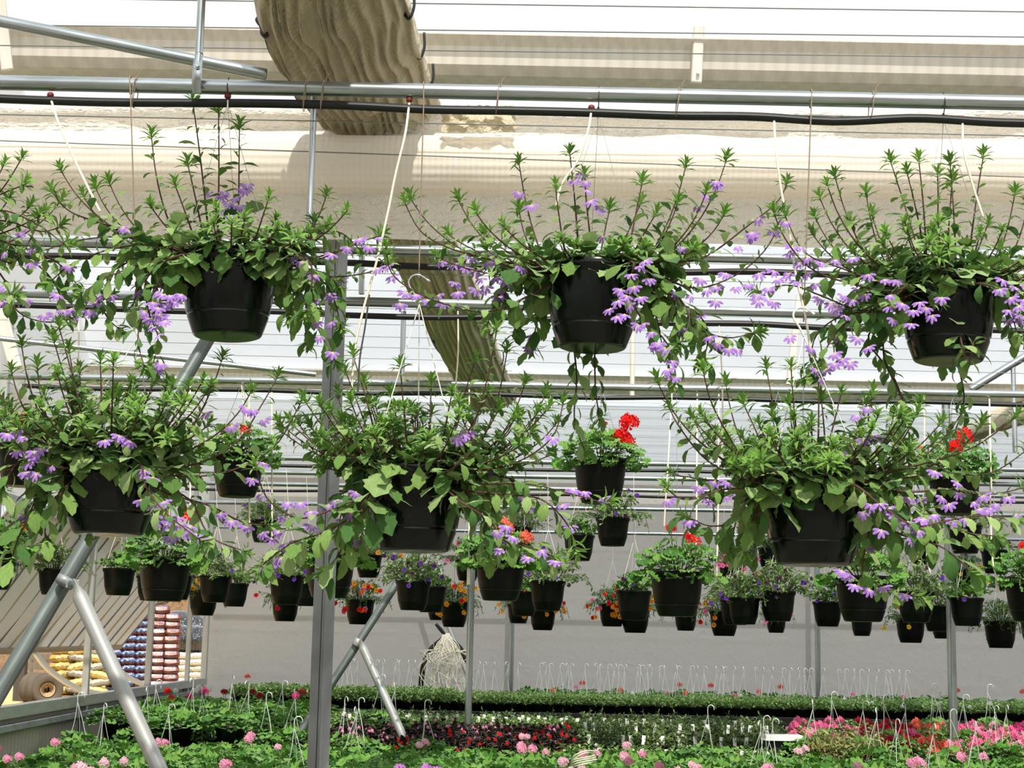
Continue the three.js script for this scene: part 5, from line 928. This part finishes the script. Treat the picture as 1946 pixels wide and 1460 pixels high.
// dark-leaved begonias with pink and red flowers behind the middle geraniums
const DK = [0x2c1a1c, 0x3a2022, 0x241a18, 0x43302a].map((h) => new THREE.Color(h).toArray());
const BEG = [0, 1, 2].map(() => mound(0.13, 0.12, 0.02, 20, 6, 0.06, DK, SMALLW, 0.02)), DUSTY = [0, 1].map(() => mound(0.13, 0.1, 0.02, 22, 7, 0.04, PET, SMALL, 0.03)), LIGHT = [0, 1].map(() => mound(0.14, 0.09, 0.02, 24, 8, 0.038, [0x96be6a, 0xa6ca78, 0xb2d28a, 0x86b05c].map((h) => new THREE.Color(h).toArray()), SMALLW, 0.02)), GRASSY = [0, 1].map(() => mound(0.2, 0.26, 0.0, 60, 4, 0.11, [[0.42, 0.42, 0.14], [0.3, 0.36, 0.1], [0.5, 0.46, 0.2]], NAR, 0.05));
const SPOT = lathe([[0, 0], [0.05, 0], [0.07, 0.09], [0.074, 0.095], [0.07, 0.1], [0.062, 0.09]], 14);
function bedding(name, x, z, top, M, fl, label, group, cat, o = {}) {
  const g = thing(name, label, cat, V(x, top, -z), group); part('pot', SPOT, MAT.potFar, g);
  const m = pick(M), f = part('foliage', m.geo, mixMat, g); f.position.y = 0.085; f.rotation.y = rr(0, 6.28); if (o.sc) f.scale.setScalar(o.sc); tag(f, null, null, null, 'stuff');
  for (const [col, n, size] of fl) for (let k = 0; k < n; k++) { const [p] = pick(m.tipsAt), q = V(p.x, p.y + 0.1, p.z).add(V(0, rr(0, 0.025), rr(0, 0.03))); put3(part('flower_head', UMB[2], BL[col], g), q, V(0, 1, 0.3).normalize(), V(0, 0, 1), size); }
  if (o.tag) { const t = part('plant_tag', TAGG, MAT.tagWhite, g); t.position.set(rr(-0.04, 0.04), 0.17, 0.06); t.rotation.set(-0.15, rr(-0.4, 0.4), rr(-0.15, 0.15)); }
  if (o.hook !== undefined) { const h = part('hanger', HANGF[o.hook % 3], MAT.whiteWire, g); h.position.y = 0.1; h.scale.set(0.9, o.hs ?? 1, 0.9); h.rotation.y = rr(-1, 1); }
  return g;
}
const TAGG = box(0.03, 0.075, 0.003, 0.001).geo(true);
const X = (px, z) => at(px, HZ(px) + 100, z).x;
for (let r = 0; r < 4; r++) { const z = 12.95 + r * 0.24; for (let px = 668 - r * 4; px < 1088; px += 21) { const red = px > 740 + r * 110 && rnd() < 0.75; bedding('begonia_plant', X(px, z) + rr(-0.02, 0.02), z, mt(z), BEG, red ? [['red', 3, 0.022]] : [['pink', 4, 0.02]], lab(red ? 'dark leaved begonia with red flowers' : 'dark leaved begonia with pink flowers', ['in its front row', 'in its second row', 'in its third row', 'in its back row'][r]), 'dark leaved begonias before the slim pole', 'begonia'); } }
for (let r = 0; r < 3; r++) { const z = 14.1 + r * 0.42; for (let px = 640 + r * 9; px < 1100; px += 26) bedding('tagged_seedling', X(px, z), z, mt(z), r > 1 ? DUSTY : LIGHT, [], lab('low green seedling with white tag', ['before the black tray edge, front row', 'before the black tray edge, middle row', 'before the black tray edge, back row'][r]), 'tagged seedlings', 'seedling', { tag: r > 0 }); }
for (let r = 0; r < 4; r++) { const z = 12.9 + r * 0.6; for (let px = 1085 + r * 11; px < 1470; px += 27) bedding('dusty_plant', X(px, z), z, mt(z), r === 0 ? LIGHT : DUSTY, r < 2 && rnd() < 0.5 ? [['white', 2, 0.016]] : [], lab('low grey green plant with white tag', ['nearest row right of begonias', 'second row right of begonias', 'third row right of begonias', 'back row right of begonias'][r]), 'grey green tagged plants', 'seedling', { tag: rnd() < 0.7, sc: 1.1 }); }
// the right block: grasses, pink and crimson flowers
for (let k = 0; k < 9; k++) { const z = 12.9 + (k % 2) * 0.3; bedding('grass_tuft', X(1545 + k * 15, z), z, mt(z), GRASSY, [], `yellow green grass tuft, ${ord(k)} from left beneath the crimson flowers`, 'ornamental grasses', 'grass', { sc: 0.72 }); }
for (let r = 0; r < 3; r++) { const z = 13.35 + r * 0.4; for (let px = 1515 + r * 6; px < 1985; px += 24) { const c = px > 1620 && px < 1735 ? 'crimson' : px > 1915 && r > 1 ? 'hot' : px > 1740 && px < 1800 ? 'coral' : 'rose'; bedding('bedding_geranium', X(px, z), z, mt(z), LIGHT, [[c, 6, 0.06], [c === 'rose' ? 'pink' : c, 2, 0.055]], lab(`${c === 'hot' ? 'magenta' : c} headed bedding geranium`, ['in the front right row', 'in the middle right row', 'in the back right row'][r]), 'bright bedding geraniums at right', 'bedding plant', { sc: 1.25 }); } }
{ const p = at(1487, 1388, 13.3), g = thing('white_tray', 'white flat tray lid lying among the plants at right', 'tray', V(p.x, 0.8, -13.3)); part('lid', boxGeo(0.3, 0.04, 0.2), MAT.tagWhite, g); part('lip', boxGeo(0.32, 0.012, 0.22), MAT.tagWhite, g).position.y = -0.02; part('stand', boxGeo(0.2, 0.2, 0.14), MAT.tray, g).position.y = -0.12; }
// the farthest bench: low seedlings, bushy clumps at the back, a long row of hangers
for (let r = 0; r < 3; r++) { const z = 16.85 + r * 0.38; for (let px = 448 + r * 8; px < 1980; px += 25) { const left = px < 860; if (px < 600 && r < 1) continue; bedding('bench_seedling', X(px, z), z, 0.8, LIGHT, left && rnd() < 0.06 ? [['scarlet', 1, 0.035]] : px > 1060 && rnd() < 0.1 ? [['white', 1, 0.03]] : [], lab('light green seedling', ['in the front row of the farthest bench', 'in the second row of the farthest bench', 'in the third row of the farthest bench'][r]), 'seedlings of the farthest bench', 'seedling', { sc: left ? 1.15 : 0.9 }); } }
[655, 664, 675, 715, 726, 748, 758, 776, 784, 812, 830, 850, 870, 888, 906, 920, 938, 962, 985, 1025, 1035, 1046, 1064, 1076, 1086, 1111, 1133, 1141, 1155, 1165, 1178, 1186, 1210, 1220, 1230, 1237, 1256, 1263, 1281, 1290, 1312, 1322, 1340, 1362, 1369, 1378, 1394, 1411, 1437, 1450, 1465, 1490, 1501, 1517, 1531, 1539, 1563, 1595, 1606, 1622, 1638, 1651, 1665, 1687, 1693, 1708, 1725].forEach((px, k) => {
  const z = 18.2 + (k % 3) * 0.3, col = k % 9 === 4 ? [['coral', 1, 0.045]] : k % 7 === 3 ? [['rose', 1, 0.035]] : [];
  bedding('hanger_basket', X(px, z), z, 0.8, LIGHT, col, `low plant with tall bright wire hanger against back wall, ${ord(k)} from left`, 'row of wire hangers before the back wall', 'potted plant', { hook: k, hs: 0.92, sc: 0.75 });
});
for (let px = 470, k = 0; px < 1960; px += px < 620 ? 46 : 58, k++) { if (px > 640 && px < 960) continue; const z = 18.9; const g = thing('bushy_plant', `round bushy green clump on the farthest bench, ${ord(k)} from the left`, 'potted plant', V(X(px + rr(-8, 8), z), 0.8, -z), 'bushy clumps at the back wall'); part('pot', SPOT, MAT.potFar, g); const f = part('foliage', FARM[k % 4], GMIX, g); f.position.y = 0.09; f.scale.set(0.95, rr(0.6, 0.85), 0.95); f.rotation.y = rr(0, 6); tag(f, null, null, null, 'stuff'); if (rnd() < 0.3) put3(part('flower_head', UMB[1], BL.coral, g), V(rr(-0.1, 0.1), 0.27, 0.05), UP, V(0, 0, 1), 0.045); }

{ // loose white tubes curled in a gap between the pots
  const o = at(1108, 1432, 9.9), g = thing('loose_tubes', 'bunch of loose white tubes curled in the gap between pots', 'tubes', o);
  for (let k = 0; k < 6; k++) { const L = (x, y, z) => at(x, y, z).sub(o); part('tube', tubeGeo([L(1132 + rr(-4, 4), 1428 + k * 4, 9.9), L(1112, 1430 + k * 4 + rr(-3, 3), 9.8), L(1094 + rr(-3, 3), 1436 + k * 4, 9.82), L(1086, 1446 + k * 3, 9.9)], 0.0045, 14, 5), MAT.drip, g); }
}
scene.traverse((o) => { if (o.isMesh) shade(o); });
renderer.render(scene, camera);
